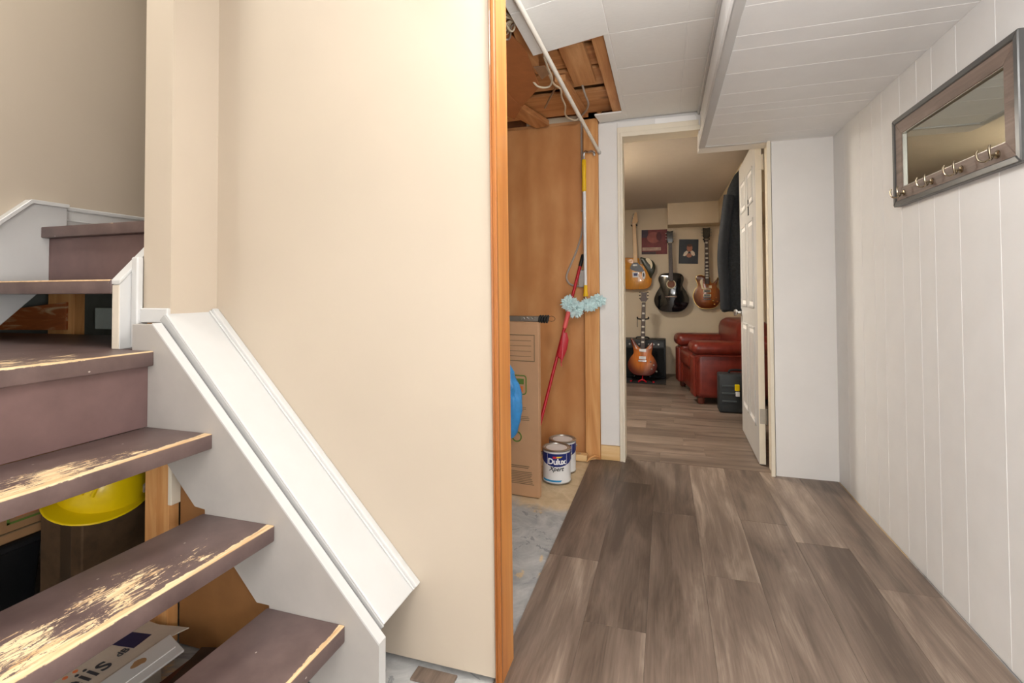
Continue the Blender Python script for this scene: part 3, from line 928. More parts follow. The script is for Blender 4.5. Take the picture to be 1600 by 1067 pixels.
# ================================================================== STRIPPED CLOSET BAY
# tall flat-packed box
rb = Matrix.Translation((-0.647, 2.56, 0)) @ Matrix.Rotation(math.radians(-5), 4, 'Z')
cb = thing('tall_cardboard_box', (-0.85, 2.58, 0.0), 'tall flat-packed brown cardboard box standing behind the orange post', 'box')
part('body', B().box((-0.45, 0.0, 0.0), (0.0, 0.035, 0.935), 0.003, 1, rb), M_card, cb)
fr = B()
for a, b in (((-0.26, 0.862), (-0.022, 0.866)), ((-0.26, 0.722), (-0.022, 0.726)), ((-0.026, 0.722), (-0.022, 0.866))):
    fr.box((a[0], -0.001, a[1]), (b[0], 0.0004, b[1]), 0, 1, rb)
part('printed_frame', fr, M_print, cb)
for q in range(4):
    z = 0.748 + q * 0.028
    part('printed_line', B().box((-0.26, -0.001, z), (-0.042, 0.0004, z + 0.0025), 0, 1, rb), M_print, cb)
lg = B()
def rrect(x0, z0, x1, z1, r, n=4):
    out = []
    for cx, cz, a0 in ((x1 - r, z0 + r, -PI / 2), (x1 - r, z1 - r, 0), (x0 + r, z1 - r, PI / 2), (x0 + r, z0 + r, PI)):
        for j in range(n + 1):
            a = a0 + j * PI / 2 / n
            out.append((cx + r * math.cos(a), cz + r * math.sin(a)))
    return out
part('printed_logo', B().tube([rb @ Vector((x, -0.0006, z)) for x, z in rrect(-0.165, 0.545, -0.072, 0.645, 0.015)], 0.0035, 5, True), M_printgreen, cb)
part('printed_square', B().box((-0.155, -0.001, 0.556), (-0.090, 0.0004, 0.588), 0, 1, rb), M_printorange, cb)
part('printed_square', B().box((-0.155, -0.001, 0.598), (-0.085, 0.0004, 0.628), 0, 1, rb), M_printgreen, cb)
for z0, w, rr in ((0.455, 0.10, 3), (0.405, 0.12, 3), (0.150, 0.12, 2), (0.065, 0.14, 8)):
    for q in range(rr):
        part('printed_line', B().box((-0.17, -0.001, z0 + q * 0.009), (-0.17 + w - random.uniform(0, 0.02), 0.0004, z0 + q * 0.009 + 0.0035), 0, 1, rb), M_print, cb)
part('printed_circle', B().tube([rb @ Vector((-0.128 + 0.026 * math.cos(a), -0.0006, 0.315 + 0.026 * math.sin(a))) for a in [2 * PI * q / 20 for q in range(20)]], 0.004, 5, True), M_printgreen, cb)

sb = thing('metal_bar', (-0.80, 2.58, 0.935), 'grey perforated metal bar with black rings lying on the tall box', 'metal bar')
part('bar', B().prism([(-1.05, 2.574, 0.936), (-0.650, 2.574, 0.936), (-0.650, 2.578, 0.966), (-1.05, 2.578, 0.966)], (0, 0.02, 0), 0.002), M_steel, sb)
wav = [(-0.745 + 0.011 * q, 2.5725, 0.953 + (0.006 if q % 2 else -0.006)) for q in range(8)]
part('spring_wire', B().tube(wav, 0.0025, 6), M_chrome, sb)
for q in range(4):
    xx = -0.645 + 0.014 * q
    part('ring', B().tube([(xx + 0.004 * math.sin(a), 2.585 + 0.012 * math.cos(a), 0.950 + 0.018 * math.sin(a)) for a in [2 * PI * j / 12 for j in range(12)]], 0.0055, 6, True), M_dark, sb)
part('wire_loop', B().tube([(-0.582 + 0.020 * math.cos(a), 2.585, 0.952 + 0.014 * math.sin(a)) for a in [2 * PI * j / 16 for j in range(16)]], 0.0013, 5, True), M_blackmetal, sb)

bg = thing('plastic_bag', (-0.80, 2.50, 0.60), 'blue plastic bag hanging in front of the tall box', 'bag')
t = bmesh.new()
bmesh.ops.create_uvsphere(t, u_segments=28, v_segments=22, radius=1.0)
for v in t.verts:
    z = v.co.z
    rr = 1.0 + 0.22 * noise.noise(v.co * 2.3) + 0.10 * noise.noise(v.co * 6.0)
    wdt = 0.075 * (1.0 if z > 0 else 1.0 + 0.1 * z) * (1 - max(0, z) ** 3 * 0.55)
    v.co = Vector((v.co.x * wdt * rr - 0.012 * z * 1.5 - 0.80, v.co.y * 0.045 * rr + 2.495, 0.53 + z * 0.195 * (1 + 0.05 * rr)))
q = B()
q._merge(t)
part('bag_body', q, M_blue, bg, True, ang=60)
part('handle', B().tube([(-0.83, 2.50, 0.70), (-0.845, 2.51, 0.80), (-0.85, 2.54, 0.935), (-0.855, 2.57, 0.944), (-0.86, 2.60, 0.941)], 0.006, 6), M_blue, bg, True)
part('gathered_top', B().tube([(-0.79, 2.50, 0.66), (-0.81, 2.50, 0.715), (-0.835, 2.505, 0.75)], 0.02, 8, radii=[0.03, 0.018, 0.008]), M_blue, bg, True)

# paint cans
def paint_can(x, y, label, front):
    c = thing('paint_can', (x, y, 0.0), label, 'paint can', 'paint cans on the closet floor')
    R_ = 0.0825
    part('body', B().lathe([(R_ - 0.002, 0.0), (R_, 0.003), (R_, 0.006), (R_ - 0.002, 0.008), (R_ - 0.002, 0.176), (R_, 0.180), (R_, 0.186)], (x, y, 0), 48), M_canwhite, c, True)
    part('rim', B().lathe([(R_ - 0.001, 0.180), (R_ + 0.002, 0.184), (R_ + 0.002, 0.188), (R_ - 0.002, 0.191), (R_ - 0.010, 0.190), (R_ - 0.012, 0.184), (R_ - 0.02, 0.183)], (x, y, 0), 48), M_steel, c, True)
    part('lid', B().lathe([(R_ - 0.012, 0.182), (R_ - 0.014, 0.187), (R_ - 0.020, 0.187), (R_ - 0.022, 0.184), (0.0, 0.184)], (x, y, 0), 40), M_steel, c, True)
    part('bottom_rim', B().lathe([(R_ - 0.002, 0.0), (R_ + 0.001, 0.002), (R_ + 0.001, 0.005), (R_ - 0.001, 0.007)], (x, y, 0), 48), M_steel, c, True)
    # blue band with a curved lower edge, wrapped on the wall
    vf = math.atan2(-y, -x)          # direction of the viewer side
    t = bmesh.new()
    n = 48
    lo, hi = [], []
    for i in range(n + 1):
        u = -1 + 2 * i / n
        an = vf + u * PI * 0.999
        dip = 0.100 + 0.026 * min(1, abs(u) / 0.42) ** 2
        lo.append(t.verts.new((x + (R_ + 0.0005) * math.cos(an), y + (R_ + 0.0005) * math.sin(an), dip)))
        hi.append(t.verts.new((x + (R_ + 0.0005) * math.cos(an), y + (R_ + 0.0005) * math.sin(an), 0.172)))
    for i in range(n):
        t.faces.new([lo[i], lo[i + 1], hi[i + 1], hi[i]])
    q = B()
    q._merge(t)
    part('blue_band', q, M_navy, c, True)
    part('lid_sticker', B().box((x - 0.032, y - 0.02, 0.1845), (x + 0.036, y + 0.022, 0.1855)), M_canwhite, c)
    for s in (-1, 1):
        an = vf + s * PI / 2
        part('ear', B().ball((x + R_ * math.cos(an), y + R_ * math.sin(an), 0.150), (0.008, 0.008, 0.008), 10, 6), M_steel, c, True)
    hd = [(x + (R_ + 0.006) * math.cos(vf + PI / 2 + k * PI / 12), y + (R_ + 0.006) * math.sin(vf + PI / 2 + k * PI / 12), 0.150 - 0.05 * math.sin(k * PI / 12)) for k in range(13)]
    part('wire_handle', B().tube(hd, 0.0018, 6), M_steel, c, True)

    def wrap(name, me, z, m, r, off=0.0):
        for v in me.vertices:
            an = vf + off + v.co.x / R_
            rr = r + v.co.z
            v.co = Vector((rr * math.cos(an), rr * math.sin(an), v.co.y + z))
        me.update()
        o = link_mesh(name, me, m, c, (x, y, 0))
        return o
    wrap('lettering', text_mesh('Dulux', 0.046, 0.0005, 0.0012, space=0.92), 0.128, M_whitetext, R_ + 0.0012, 0.0)
    wrap('lettering', text_mesh('Xpert', 0.034, 0.0005, 0.0006, 0.35), 0.087, M_ink, R_ + 0.0008, -0.05)

    def patch(name, u0, u1, z0, z1, m, slant=0.0, r=0.0008):
        t = bmesh.new()
        L, H = [], []
        for i in range(9):
            u = u0 + (u1 - u0) * i / 8
            L.append(t.verts.new((x + (R_ + r) * math.cos(vf + u), y + (R_ + r) * math.sin(vf + u), z0)))
            H.append(t.verts.new((x + (R_ + r) * math.cos(vf + u + slant * i / 8), y + (R_ + r) * math.sin(vf + u + slant * i / 8), z1)))
        for i in range(8):
            t.faces.new([L[i], L[i + 1], H[i + 1], H[i]])
        q = B()
        q._merge(t)
        part(name, q, m, c)
    patch('cyan_stripe', -1.15, 0.25, 0.014, 0.024, M_cyan, 0.12)
    patch('side_line', -0.70, -0.68, 0.105, 0.172, M_whitetext, 0, 0.0012)
    patch('side_line', 0.72, 0.74, 0.105, 0.172, M_whitetext, 0, 0.0012)
    patch('petal', -0.28, -0.03, 0.146, 0.158, mat('petal_red', (204, 44, 60), 0.4, 0.02), 0.10, 0.0012)
    patch('petal', -0.02, 0.26, 0.150, 0.158, mat('petal_yellow', (240, 206, 60), 0.4, 0.02), 0.16, 0.0012)
    return c


paint_can(-0.615, 2.852, 'front paint can nearest the tall cardboard box, its white label fully visible', True)
paint_can(-0.615, 3.025, 'rear paint can half hidden behind another can, nearest the plywood', False)

wbk = thing('wood_block', (-0.53, 3.215, 0.0), 'short pale wood block lying beside the stud foot', 'wood block')
part('block', B().box((-0.585, 3.195, 0.0), (-0.492, 3.250, 0.040), 0.002), M_palepine, wbk)
part('nail', B().lathe([(0.003, 0), (0.003, 0.004), (0.001, 0.005)], (-0.54, 3.222, 0.040), 8), M_steel, wbk)
sc = thing('wood_scrap', (-0.455, 3.20, 0.0), 'splintered curled wood scrap at the foot of the stud', 'scrap wood')
part('splinter', B().tube([(-0.490, 3.17, 0.008), (-0.47, 3.19, 0.030), (-0.445, 3.215, 0.036), (-0.42, 3.235, 0.026), (-0.412, 3.25, 0.012)], 0.006, 6, radii=[0.003, 0.008, 0.008, 0.006, 0.002]), M_studz, sc, True)
part('splinter', B().tube([(-0.488, 3.215, 0.006), (-0.462, 3.22, 0.018), (-0.44, 3.235, 0.012)], 0.006, 6, radii=[0.006, 0.010, 0.003]), M_palepine, sc, True)

# extension-pole duster hanging on the stud
du = thing('pole_duster', (-0.50, 3.22, 1.0), 'yellow and white pole with fluffy aqua duster head hung on the stud', 'duster')
yd = 3.236
part('pole', B().tube([(-0.4975, yd, 1.13), (-0.5005, yd, 1.76)], 0.0105, 12), M_canwhite, du, True)
part('grip', B().lathe([(0.010, 0), (0.0145, 0.006), (0.0145, 0.05), (0.0125, 0.10), (0.0145, 0.15), (0.0145, 0.205), (0.010, 0.214)], (-0.502, yd, 1.755), 14), M_yellowgrip, du, True)
part('ferrule', B().lathe([(0.006, 0), (0.016, 0.004), (0.017, 0.014), (0.013, 0.03), (0.0115, 0.075), (0.010, 0.078)], (-0.4975, yd, 1.062), 14), M_yellowgrip, du, True)
part('hanging_hook', B().tube(catmull([(-0.502, yd, 1.965), (-0.502, yd - 0.004, 2.000), (-0.492, yd - 0.010, 2.018), (-0.470, yd - 0.012, 2.012), (-0.452, yd - 0.010, 2.018), (-0.436, yd - 0.008, 2.008), (-0.434, yd - 0.006, 1.986)], 4, False), 0.0085, 8), M_chrome, du, True)
part('neck', B().tube([(-0.4975, yd, 1.065), (-0.495, yd - 0.004, 1.03), (-0.53, yd - 0.006, 1.015), (-0.57, yd - 0.006, 1.012)], 0.004, 6), M_canwhite, du, True)
fl = B()
rng = random.Random(3)
t = bmesh.new()
for (cx, cz, rx, rz, tilt, cnt) in ((-0.602, 1.020, 0.055, 0.055, 0.0, 260), (-0.560, 0.985, 0.060, 0.060, 0.3, 300), (-0.470, 1.010, 0.055, 0.046, 0.5, 260), (-0.415, 1.036, 0.055, 0.044, 0.5, 260)):
    for q in range(cnt):
        th, ph = rng.uniform(0, 2 * PI), math.acos(rng.uniform(-1, 1))
        dr = Vector((math.sin(ph) * math.cos(th), math.sin(ph) * math.sin(th) * 0.62, math.cos(ph)))
        tip = Vector((cx, yd - 0.032, cz)) + Vector((dr.x * rx, dr.y * 0.045, dr.z * rz)) * rng.uniform(0.75, 1.2)
        root = Vector((cx, yd - 0.03, cz)) + Vector((dr.x * rx, dr.y * 0.045, dr.z * rz)) * 0.15
        if tip.y > 3.254:
            tip.y = 3.254
        sd = (tip - root).cross(Vector((rng.uniform(-1, 1), rng.uniform(-1, 1), rng.uniform(-1, 1)))).normalized() * 0.010
        up_ = (tip - root).cross(sd).normalized() * 0.010
        mid = root.lerp(tip, 0.62)
        a = [t.verts.new(root), t.verts.new(mid + sd), t.verts.new(mid + up_), t.verts.new(mid - sd), t.verts.new(tip)]
        for i, j in ((1, 2), (2, 3), (3, 1)):
            t.faces.new([a[0], a[i], a[j]])
            t.faces.new([a[4], a[j], a[i]])
fl._merge(t)
o = part('fluffy_head', fl, M_aqua, du)
o['kind'] = 'stuff'

# red long-handled broom with clipped dustpan leaning on the plywood
rt, rbm = Vector((-0.523, 3.304, 1.345)), Vector((-0.811, 2.945, 0.012))
rm = thing('long_handled_dustpan', tuple(rbm), 'red pole with black tip and clipped dustpan leaning on the plywood', 'dustpan')
dv = (rbm - rt)
part('handle', B().tube([rt + dv * 0.06, rt + dv * 0.98], 0.0105, 12), M_red, rm, True)
part('end_cap', B().tube([rt, rt + dv * 0.004, rt + dv * 0.055, rt + dv * 0.062], 0.012, 12, radii=[0.009, 0.0125, 0.0125, 0.010]), M_dark, rm, True)
part('sleeve', B().tube([rt + dv * 0.275, rt + dv * 0.28, rt + dv * 0.36, rt + dv * 0.365], 0.014, 12, radii=[0.011, 0.015, 0.015, 0.012]), M_pink, rm, True)
part('foot_cap', B().tube([rt + dv * 0.97, rt + dv * 0.995], 0.013, 12), M_dark, rm, True)
U = Vector((0.955, 0.296, 0))
a = rt + dv * 0.385
pan = [(-0.008, 0.0), (0.020, 0.0), (0.040, -0.05), (0.044, -0.11), (0.036, -0.165), (0.030, -0.20), (0.022, -0.17), (0.010, -0.16), (-0.002, -0.15)]
lean = (-dv).normalized()
part('dustpan', B().slab([(p_[0] * 1.1, p_[1] * 1.05) for p_ in pan], (a + Vector((0.006, -0.02, 0)), U, lean, U.cross(lean)), -0.012, 0.012, 0.003), M_red, rm, True)
part('dustpan_tail', B().tube([a + U * 0.036 + lean * -0.165, a + U * 0.035 + lean * -0.20 + Vector((0, -.01, 0)), a + U * 0.046 + lean * -0.225 + Vector((0, -.01, 0))], 0.004, 6), M_pink, rm, True)

# armoured cable down the plywood into a metal box
cab = thing('armoured_cable', (-0.53, 3.31, 1.14), 'grey armoured cable looping down the plywood into a metal box', 'cable')
pth = catmull([(-0.523, 3.30, 2.30), (-0.528, 3.306, 2.10), (-0.522, 3.310, 1.85), (-0.521, 3.311, 1.62), (-0.530, 3.311, 1.50), (-0.565, 3.311, 1.38), (-0.612, 3.311, 1.27), (-0.638, 3.311, 1.20), (-0.622, 3.311, 1.155), (-0.585, 3.311, 1.135), (-0.550, 3.311, 1.134)], 6, False)
part('cable', B().tube(pth, 0.0068, 8), M_greywire, cab, True)
part('metal_box', B().box((-0.552, 3.284, 1.125), (-0.5095, 3.319, 1.242), 0.003), mat('galvanised_box', (168, 182, 186), 0.35, 0.05, 10, metal=0.5), cab)
box('cover_plate', (-0.549, 3.281, 1.130), (-0.5125, 3.285, 1.238), M_steel, cab, 0.001)
part('clamp', B().box((-0.534, 3.302, 1.635), (-0.508, 3.319, 1.645), 0.002), M_steel, cab)

# cables above
def cable(name, pts, r, m, label, grp=None):
    P = catmull(pts, 6, False)
    c = part(name, B().tube(P, r, 8), m, None, True)
    setp(c, label, 'cable', grp)
    return c


cable('cable', [(-0.560, 2.35, 2.262), (-0.555, 2.42, 2.235), (-0.548, 2.49, 2.205), (-0.58, 2.55, 2.19), (-0.635, 2.53, 2.192), (-0.66, 2.48, 2.22)], 0.005, M_wire, 'cream cable looping around the shiny metal plate in the ceiling')
cable('cable', [(-0.565, 2.44, 2.262), (-0.568, 2.50, 2.235), (-0.563, 2.61, 2.225), (-0.545, 2.69, 2.23), (-0.56, 2.80, 2.226), (-0.565, 2.93, 2.222), (-0.59, 3.05, 2.22), (-0.585, 3.14, 2.222), (-0.55, 3.20, 2.225), (-0.525, 3.23, 2.25)], 0.0055, M_wire, 'cream cable snaking across the open framing to the stud')
cable('cable', [(-0.432, 2.70, 2.265), (-0.424, 2.80, 2.225), (-0.424, 2.92, 2.218), (-0.452, 3.03, 2.22), (-0.50, 3.15, 2.232), (-0.50, 3.22, 2.26)], 0.006, M_greywire, 'grey cable drooping beside the white ceiling rod')
cable('metal_rod', [(-0.550, 2.652, 2.250), (-0.62, 2.79, 2.24), (-0.692, 2.935, 2.228)], 0.006, M_steel, 'thin grey metal pipe stub among the ceiling joists')
cbn = thing('cable_bundle', (-0.60, 1.90, 2.20), 'bundle of cream cables fanning out beside the orange post top', 'cables')
for q in range(10):
    yl = 1.76 + 0.030 * q
    zz = 2.200 + 0.004 * (q % 3)
    P = [(-0.70, yl - 0.05, zz), (-0.64, yl, zz), (-0.600, 1.872 + (yl - 1.872) * 0.45, zz + 0.003), (-0.568, 1.895 + 0.003 * q, zz + 0.006), (-0.540, 1.91 + 0.003 * q, 2.222)]
    part('cable', B().tube(catmull(P, 5, False), 0.0042, 6), M_greywire if q % 4 == 1 else M_wire, cbn, True)
part('cable', B().tube(catmull([(-0.625, 1.76, 2.196), (-0.606, 1.86, 2.188), (-0.605, 1.935, 2.186), (-0.590, 1.945, 2.19), (-0.570, 1.905, 2.205)], 5, False), 0.0042, 6), M_wire, cbn, True)

mb = thing('metal_bracket', (-0.58, 2.38, 2.21), 'shiny crumpled metal plate at the end of a ceiling board', 'bracket')
part('plate', B().prism([(-0.606, 2.33, 2.204), (-0.552, 2.34, 2.207), (-0.548, 2.43, 2.203), (-0.60, 2.475, 2.200)], (0, 0, 0.002), 0.0005), M_steel, mb)
part('bent_lip', B().prism([(-0.607, 2.33, 2.204), (-0.601, 2.475, 2.200), (-0.606, 2.475, 2.220), (-0.612, 2.33, 2.222)], (0.002, 0, 0)), M_chrome, mb)

wr_ = thing('white_rod', (-0.455, 2.4, 2.10), 'long white rod sloping from the ceiling down to door wall', 'rod')
ra, rb2 = Vector((-0.512, 1.63, 2.176)), Vector((-0.402, 3.245, 2.010))
part('rod', B().tube([ra, ra.lerp(rb2, 0.5) + Vector((0, 0, -0.004)), rb2], 0.0105, 12), M_rod, wr_, True)
part('end_cap', B().tube([rb2 - (rb2 - ra).normalized() * 0.03, rb2 + (rb2 - ra).normalized() * 0.006], 0.0118, 12), M_trimwhite, wr_, True)

# ================================================================== MIRROR ON THE RIGHT WALL
my0, my1, mz0, mz1 = 1.665, 2.440, 1.443, 1.806
mi = thing('hook_mirror', (0.94, (my0 + my1) / 2, mz0), 'brown wood framed mirror with four double hooks on right panelling', 'mirror')
def frame4(name, y0, y1, z0, z1, w, xa, xb, m, bev):
    for pts in ([(y0, z0), (y1, z0), (y1 - w, z0 + w), (y0 + w, z0 + w)], [(y0, z1), (y1, z1), (y1 - w, z1 - w), (y0 + w, z1 - w)],
                [(y0, z0), (y0, z1), (y0 + w, z1 - w), (y0 + w, z0 + w)], [(y1, z0), (y1, z1), (y1 - w, z1 - w), (y1 - w, z0 + w)]):
        part(name, B().prism([(xa, a_, b_) for a_, b_ in pts], (xb - xa, 0, 0), bev), m, mi)
frame4('frame_edge', my0, my1, mz0, mz1, 0.022, XR - 0.001, XR - 0.024, M_mirroredge, 0.003)
frame4('frame_rail', my0 + 0.020, my1 - 0.020, mz0 + 0.020, mz1 - 0.020, 0.052, XR - 0.001, XR - 0.019, M_mirrorframe, 0.002)
frame4('glass_bead', my0 + 0.070, my1 - 0.070, mz0 + 0.070, mz1 - 0.070, 0.005, XR - 0.001, XR - 0.016, M_steel, 0.001)
part('mirror_glass', B().box((XR - 0.008, my0 + 0.072, mz0 + 0.072), (XR - 0.002, my1 - 0.072, mz1 - 0.072), 0.0005), M_mirror, mi)
for hy in (2.352, 2.134, 1.950, 1.768):
    hz = mz0 + 0.046
    x0 = XR - 0.019
    hk = part('hook', B().lathe([(0.012, 0), (0.012, -0.004), (0.006, -0.006)], (x0, hy, hz), 14, 'X').tube([(x0, hy, hz), (x0 - 0.016, hy, hz - 0.002)], 0.004, 8), M_nickel, mi, True)
    for s in (-1, 1):
        pr = catmull([(x0 - 0.012, hy, hz - 0.004), (x0 - 0.022, hy + s * 0.012, hz - 0.016), (x0 - 0.032, hy + s * 0.026, hz - 0.010), (x0 - 0.036, hy + s * 0.030, hz + 0.010), (x0 - 0.033, hy + s * 0.028, hz + 0.022)], 5, False)
        part('prong', B().tube(pr, 0.0032, 8), M_nickel, hk, True)

# ================================================================== DOOR LEAF
DX0, DX1, DY0, DY1 = 0.556, 0.593, 3.436, 4.245
drot = Matrix.Translation((DX1, DY0, 0)) @ Matrix.Rotation(math.radians(-1.0), 4, 'Z') @ Matrix.Translation((-DX1, -DY0, 0))
dr = struct(part('door_1', B().box((DX0, DY0, 0.008), (DX1, DY1, 2.06), 0.002, 1, drot), M_trimwhite, None), 'white six panel door standing open into the music room')
part('hinge_edge', B().box((DX0 + 0.001, DY0 - 0.001, 0.009), (DX1 - 0.001, DY0 + 0.001, 2.059), 0, 1, drot), M_cream, dr)
for z0, z1 in ((0.22, 0.86), (0.98, 1.58), (1.68, 1.92)):
    for y0, y1 in ((DY0 + 0.11, DY0 + 0.36), (DY0 + 0.45, DY0 + 0.70)):
        pn = part('panel', B().prism([(DX0 - 0.0005, y0, z0), (DX0 - 0.0005, y1, z0), (DX0 - 0.0005, y1, z1), (DX0 - 0.0005, y0, z1)], (0.002, 0, 0), 0, 1, drot), M_groove, dr)
        for a_, b_ in (((y0, z0), (y1, z0 + 0.018)), ((y0, z1 - 0.018), (y1, z1)), ((y0, z0), (y0 + 0.018, z1)), ((y1 - 0.018, z0), (y1, z1))):
            part('panel_moulding', B().box((DX0 - 0.006, a_[0], a_[1]), (DX0 + 0.001, b_[0], b_[1]), 0.003, 1, drot), M_trimwhite, pn)
        part('panel_field', B().box((DX0 - 0.005, y0 + 0.045, z0 + 0.045), (DX0 + 0.001, y1 - 0.045, z1 - 0.045), 0.004, 1, drot), M_trimwhite, pn)
part('latch_slot', B().box((DX0 - 0.004, DY0 + 0.30, 1.62), (DX0, DY0 + 0.33, 1.76), 0.001, 1, drot), M_dark, dr, label='dark slot gouged in the panel')
for z in (1.865, 0.262):
    hg = part('hinge', B().box((DX0 + 0.006, DY0 - 0.004, z), (DX1 + 0.004, DY0 - 0.0005, z + 0.092), 0.001), M_steel if z < 1 else M_cream, dr)
    part('knuckle', B().tube([(DX1 + 0.008, DY0 - 0.004, z - 0.003), (DX1 + 0.008, DY0 - 0.004, z + 0.095)], 0.0065, 10), M_steel if z < 1 else M_cream, hg, True)
part('door_knob', B().lathe([(0.030, 0), (0.030, -0.006), (0.012, -0.010), (0.011, -0.030), (0.022, -0.036), (0.029, -0.048), (0.026, -0.060), (0.0, -0.066)], (0.57, DY1 - 0.06, 0.93), 20, 'X'), M_chrome, dr, True)
part('door_knob', B().lathe([(0.030, 0), (0.030, 0.006), (0.012, 0.010), (0.011, 0.030), (0.022, 0.036), (0.029, 0.048), (0.026, 0.060), (0.0, 0.066)], (0.604, DY1 - 0.06, 0.93), 20, 'X'), M_chrome, dr, True)

# coat hung over the free corner of the door
co = thing('coat', (0.55, 4.34, 0.95), 'charcoal coat hanging from the free edge of the open door', 'coat')
t = bmesh.new()
nz, na = 30, 22
ringz = []
zs = [2.075 - (2.075 - 0.935) * i / nz for i in range(nz + 1)]
lt = [(2.075, 0.585), (2.03, 0.545), (1.93, 0.500), (1.80, 0.470), (1.60, 0.452), (1.42, 0.440), (1.30, 0.415), (1.22, 0.420), (1.12, 0.436), (0.935, 0.438)]
def lerp_tab(tab, z):
    for (za, a_), (zb, b_) in zip(tab, tab[1:]):
        if zb <= z <= za:
            return a_ + (b_ - a_) * (za - z) / (za - zb)
    return tab[-1][1]
for i, z in enumerate(zs):
    xl = lerp_tab(lt, z)
    xr = 0.655
    ring = []
    for j in range(na):
        an = 2 * PI * j / na
        w = (xr - xl) / 2
        fold = 1 + 0.10 * math.sin(an * 5 + z * 2) * min(1, (2.1 - z) * 1.6)
        ring.append(t.verts.new(((xl + xr) / 2 + w * math.cos(an), 4.345 + (0.02 + 0.075 * min(1, (2.1 - z) * 2)) * math.sin(an) * fold, z + 0.012 * math.sin(an * 3) * (i == nz))))
    ringz.append(ring)
for a_, b_ in zip(ringz, ringz[1:]):
    for j in range(na):
        t.faces.new([a_[j], a_[(j + 1) % na], b_[(j + 1) % na], b_[j]])
t.faces.new(ringz[0])
t.faces.new(ringz[-1][::-1])
bmesh.ops.recalc_face_normals(t, faces=list(t.faces))
q = B()
q._merge(t)
part('body', q, M_coat, co, True, ang=70)
part('sleeve', B().tube(catmull([(0.500, 4.275, 1.86), (0.468, 4.270, 1.62), (0.445, 4.272, 1.36), (0.460, 4.275, 1.10), (0.462, 4.28, 0.945)], 5, False), 0.04, 12, radii=None), M_coatblue, co, True)
part('hanging_loop', B().tube([(0.60, 4.33, 2.06), (0.59, 4.28, 2.085), (0.585, 4.24, 2.078), (0.58, 4.20, 2.066)], 0.006, 6), M_dark, co, True)

# ================================================================== MUSIC ROOM
def frame_at(x, y, z, tilt=0.0, lean=0.0):
    u = Vector((math.cos(tilt), 0, math.sin(tilt)))
    v = Vector((-math.sin(tilt), 0, math.cos(tilt)))
    if lean:
        v = Vector((v.x, math.sin(lean), v.z * math.cos(lean)))
    return (Vector((x, y, z)), u, v, u.cross(v))


def at(fr, u, v, n=0.0):
    return fr[0] + fr[1] * u + fr[2] * v + fr[3] * n


LP = [(0, -.5), (-.25, -.47), (-.42, -.34), (-.5, -.13), (-.43, .06), (-.335, .16), (-.35, .28), (-.40, .38), (-.36, .47), (-.22, .50), (-.10, .47),
      (.09, .43), (.12, .30), (.20, .25), (.31, .33), (.39, .42), (.40, .34), (.355, .22), (.345, .14), (.43, .05), (.5, -.12), (.42, -.34), (.25, -.47)]
TELE = [(0, -.5), (-.30, -.49), (-.46, -.38), (-.5, -.16), (-.44, .04), (-.39, .16), (-.44, .32), (-.45, .44), (-.34, .50), (-.12, .485), (.10, .47),
        (.12, .34), (.18, .27), (.28, .31), (.40, .42), (.47, .34), (.45, .20), (.41, .10), (.46, .0), (.5, -.16), (.46, -.38), (.30, -.49)]
ACO = [(0, -.5), (.27, -.48), (.44, -.36), (.5, -.18), (.43, 0.0), (.345, .12), (.32, .20), (.36, .33), (.335, .43), (.22, .49), (0, .5),
       (-.22, .49), (-.335, .43), (-.36, .33), (-.32, .20), (-.345, .12), (-.43, 0.0), (-.5, -.18), (-.44, -.36), (-.27, -.48)]
PRS = [(0, -.5), (-.27, -.48), (-.45, -.36), (-.5, -.18), (-.40, .0), (-.31, .10), (-.33, .24), (-.40, .40), (-.42, .49), (-.34, .50), (-.22, .36), (-.10, .26),
       (.10, .25), (.16, .30), (.24, .38), (.32, .42), (.36, .36), (.33, .22), (.31, .10), (.40, .0), (.5, -.18), (.45, -.36), (.27, -.48)]


def body_outline(base, W, H):
    return [(p_.x * W, p_.y * H) for p_ in catmull([(a_, b_) for a_, b_ in base], 5)]


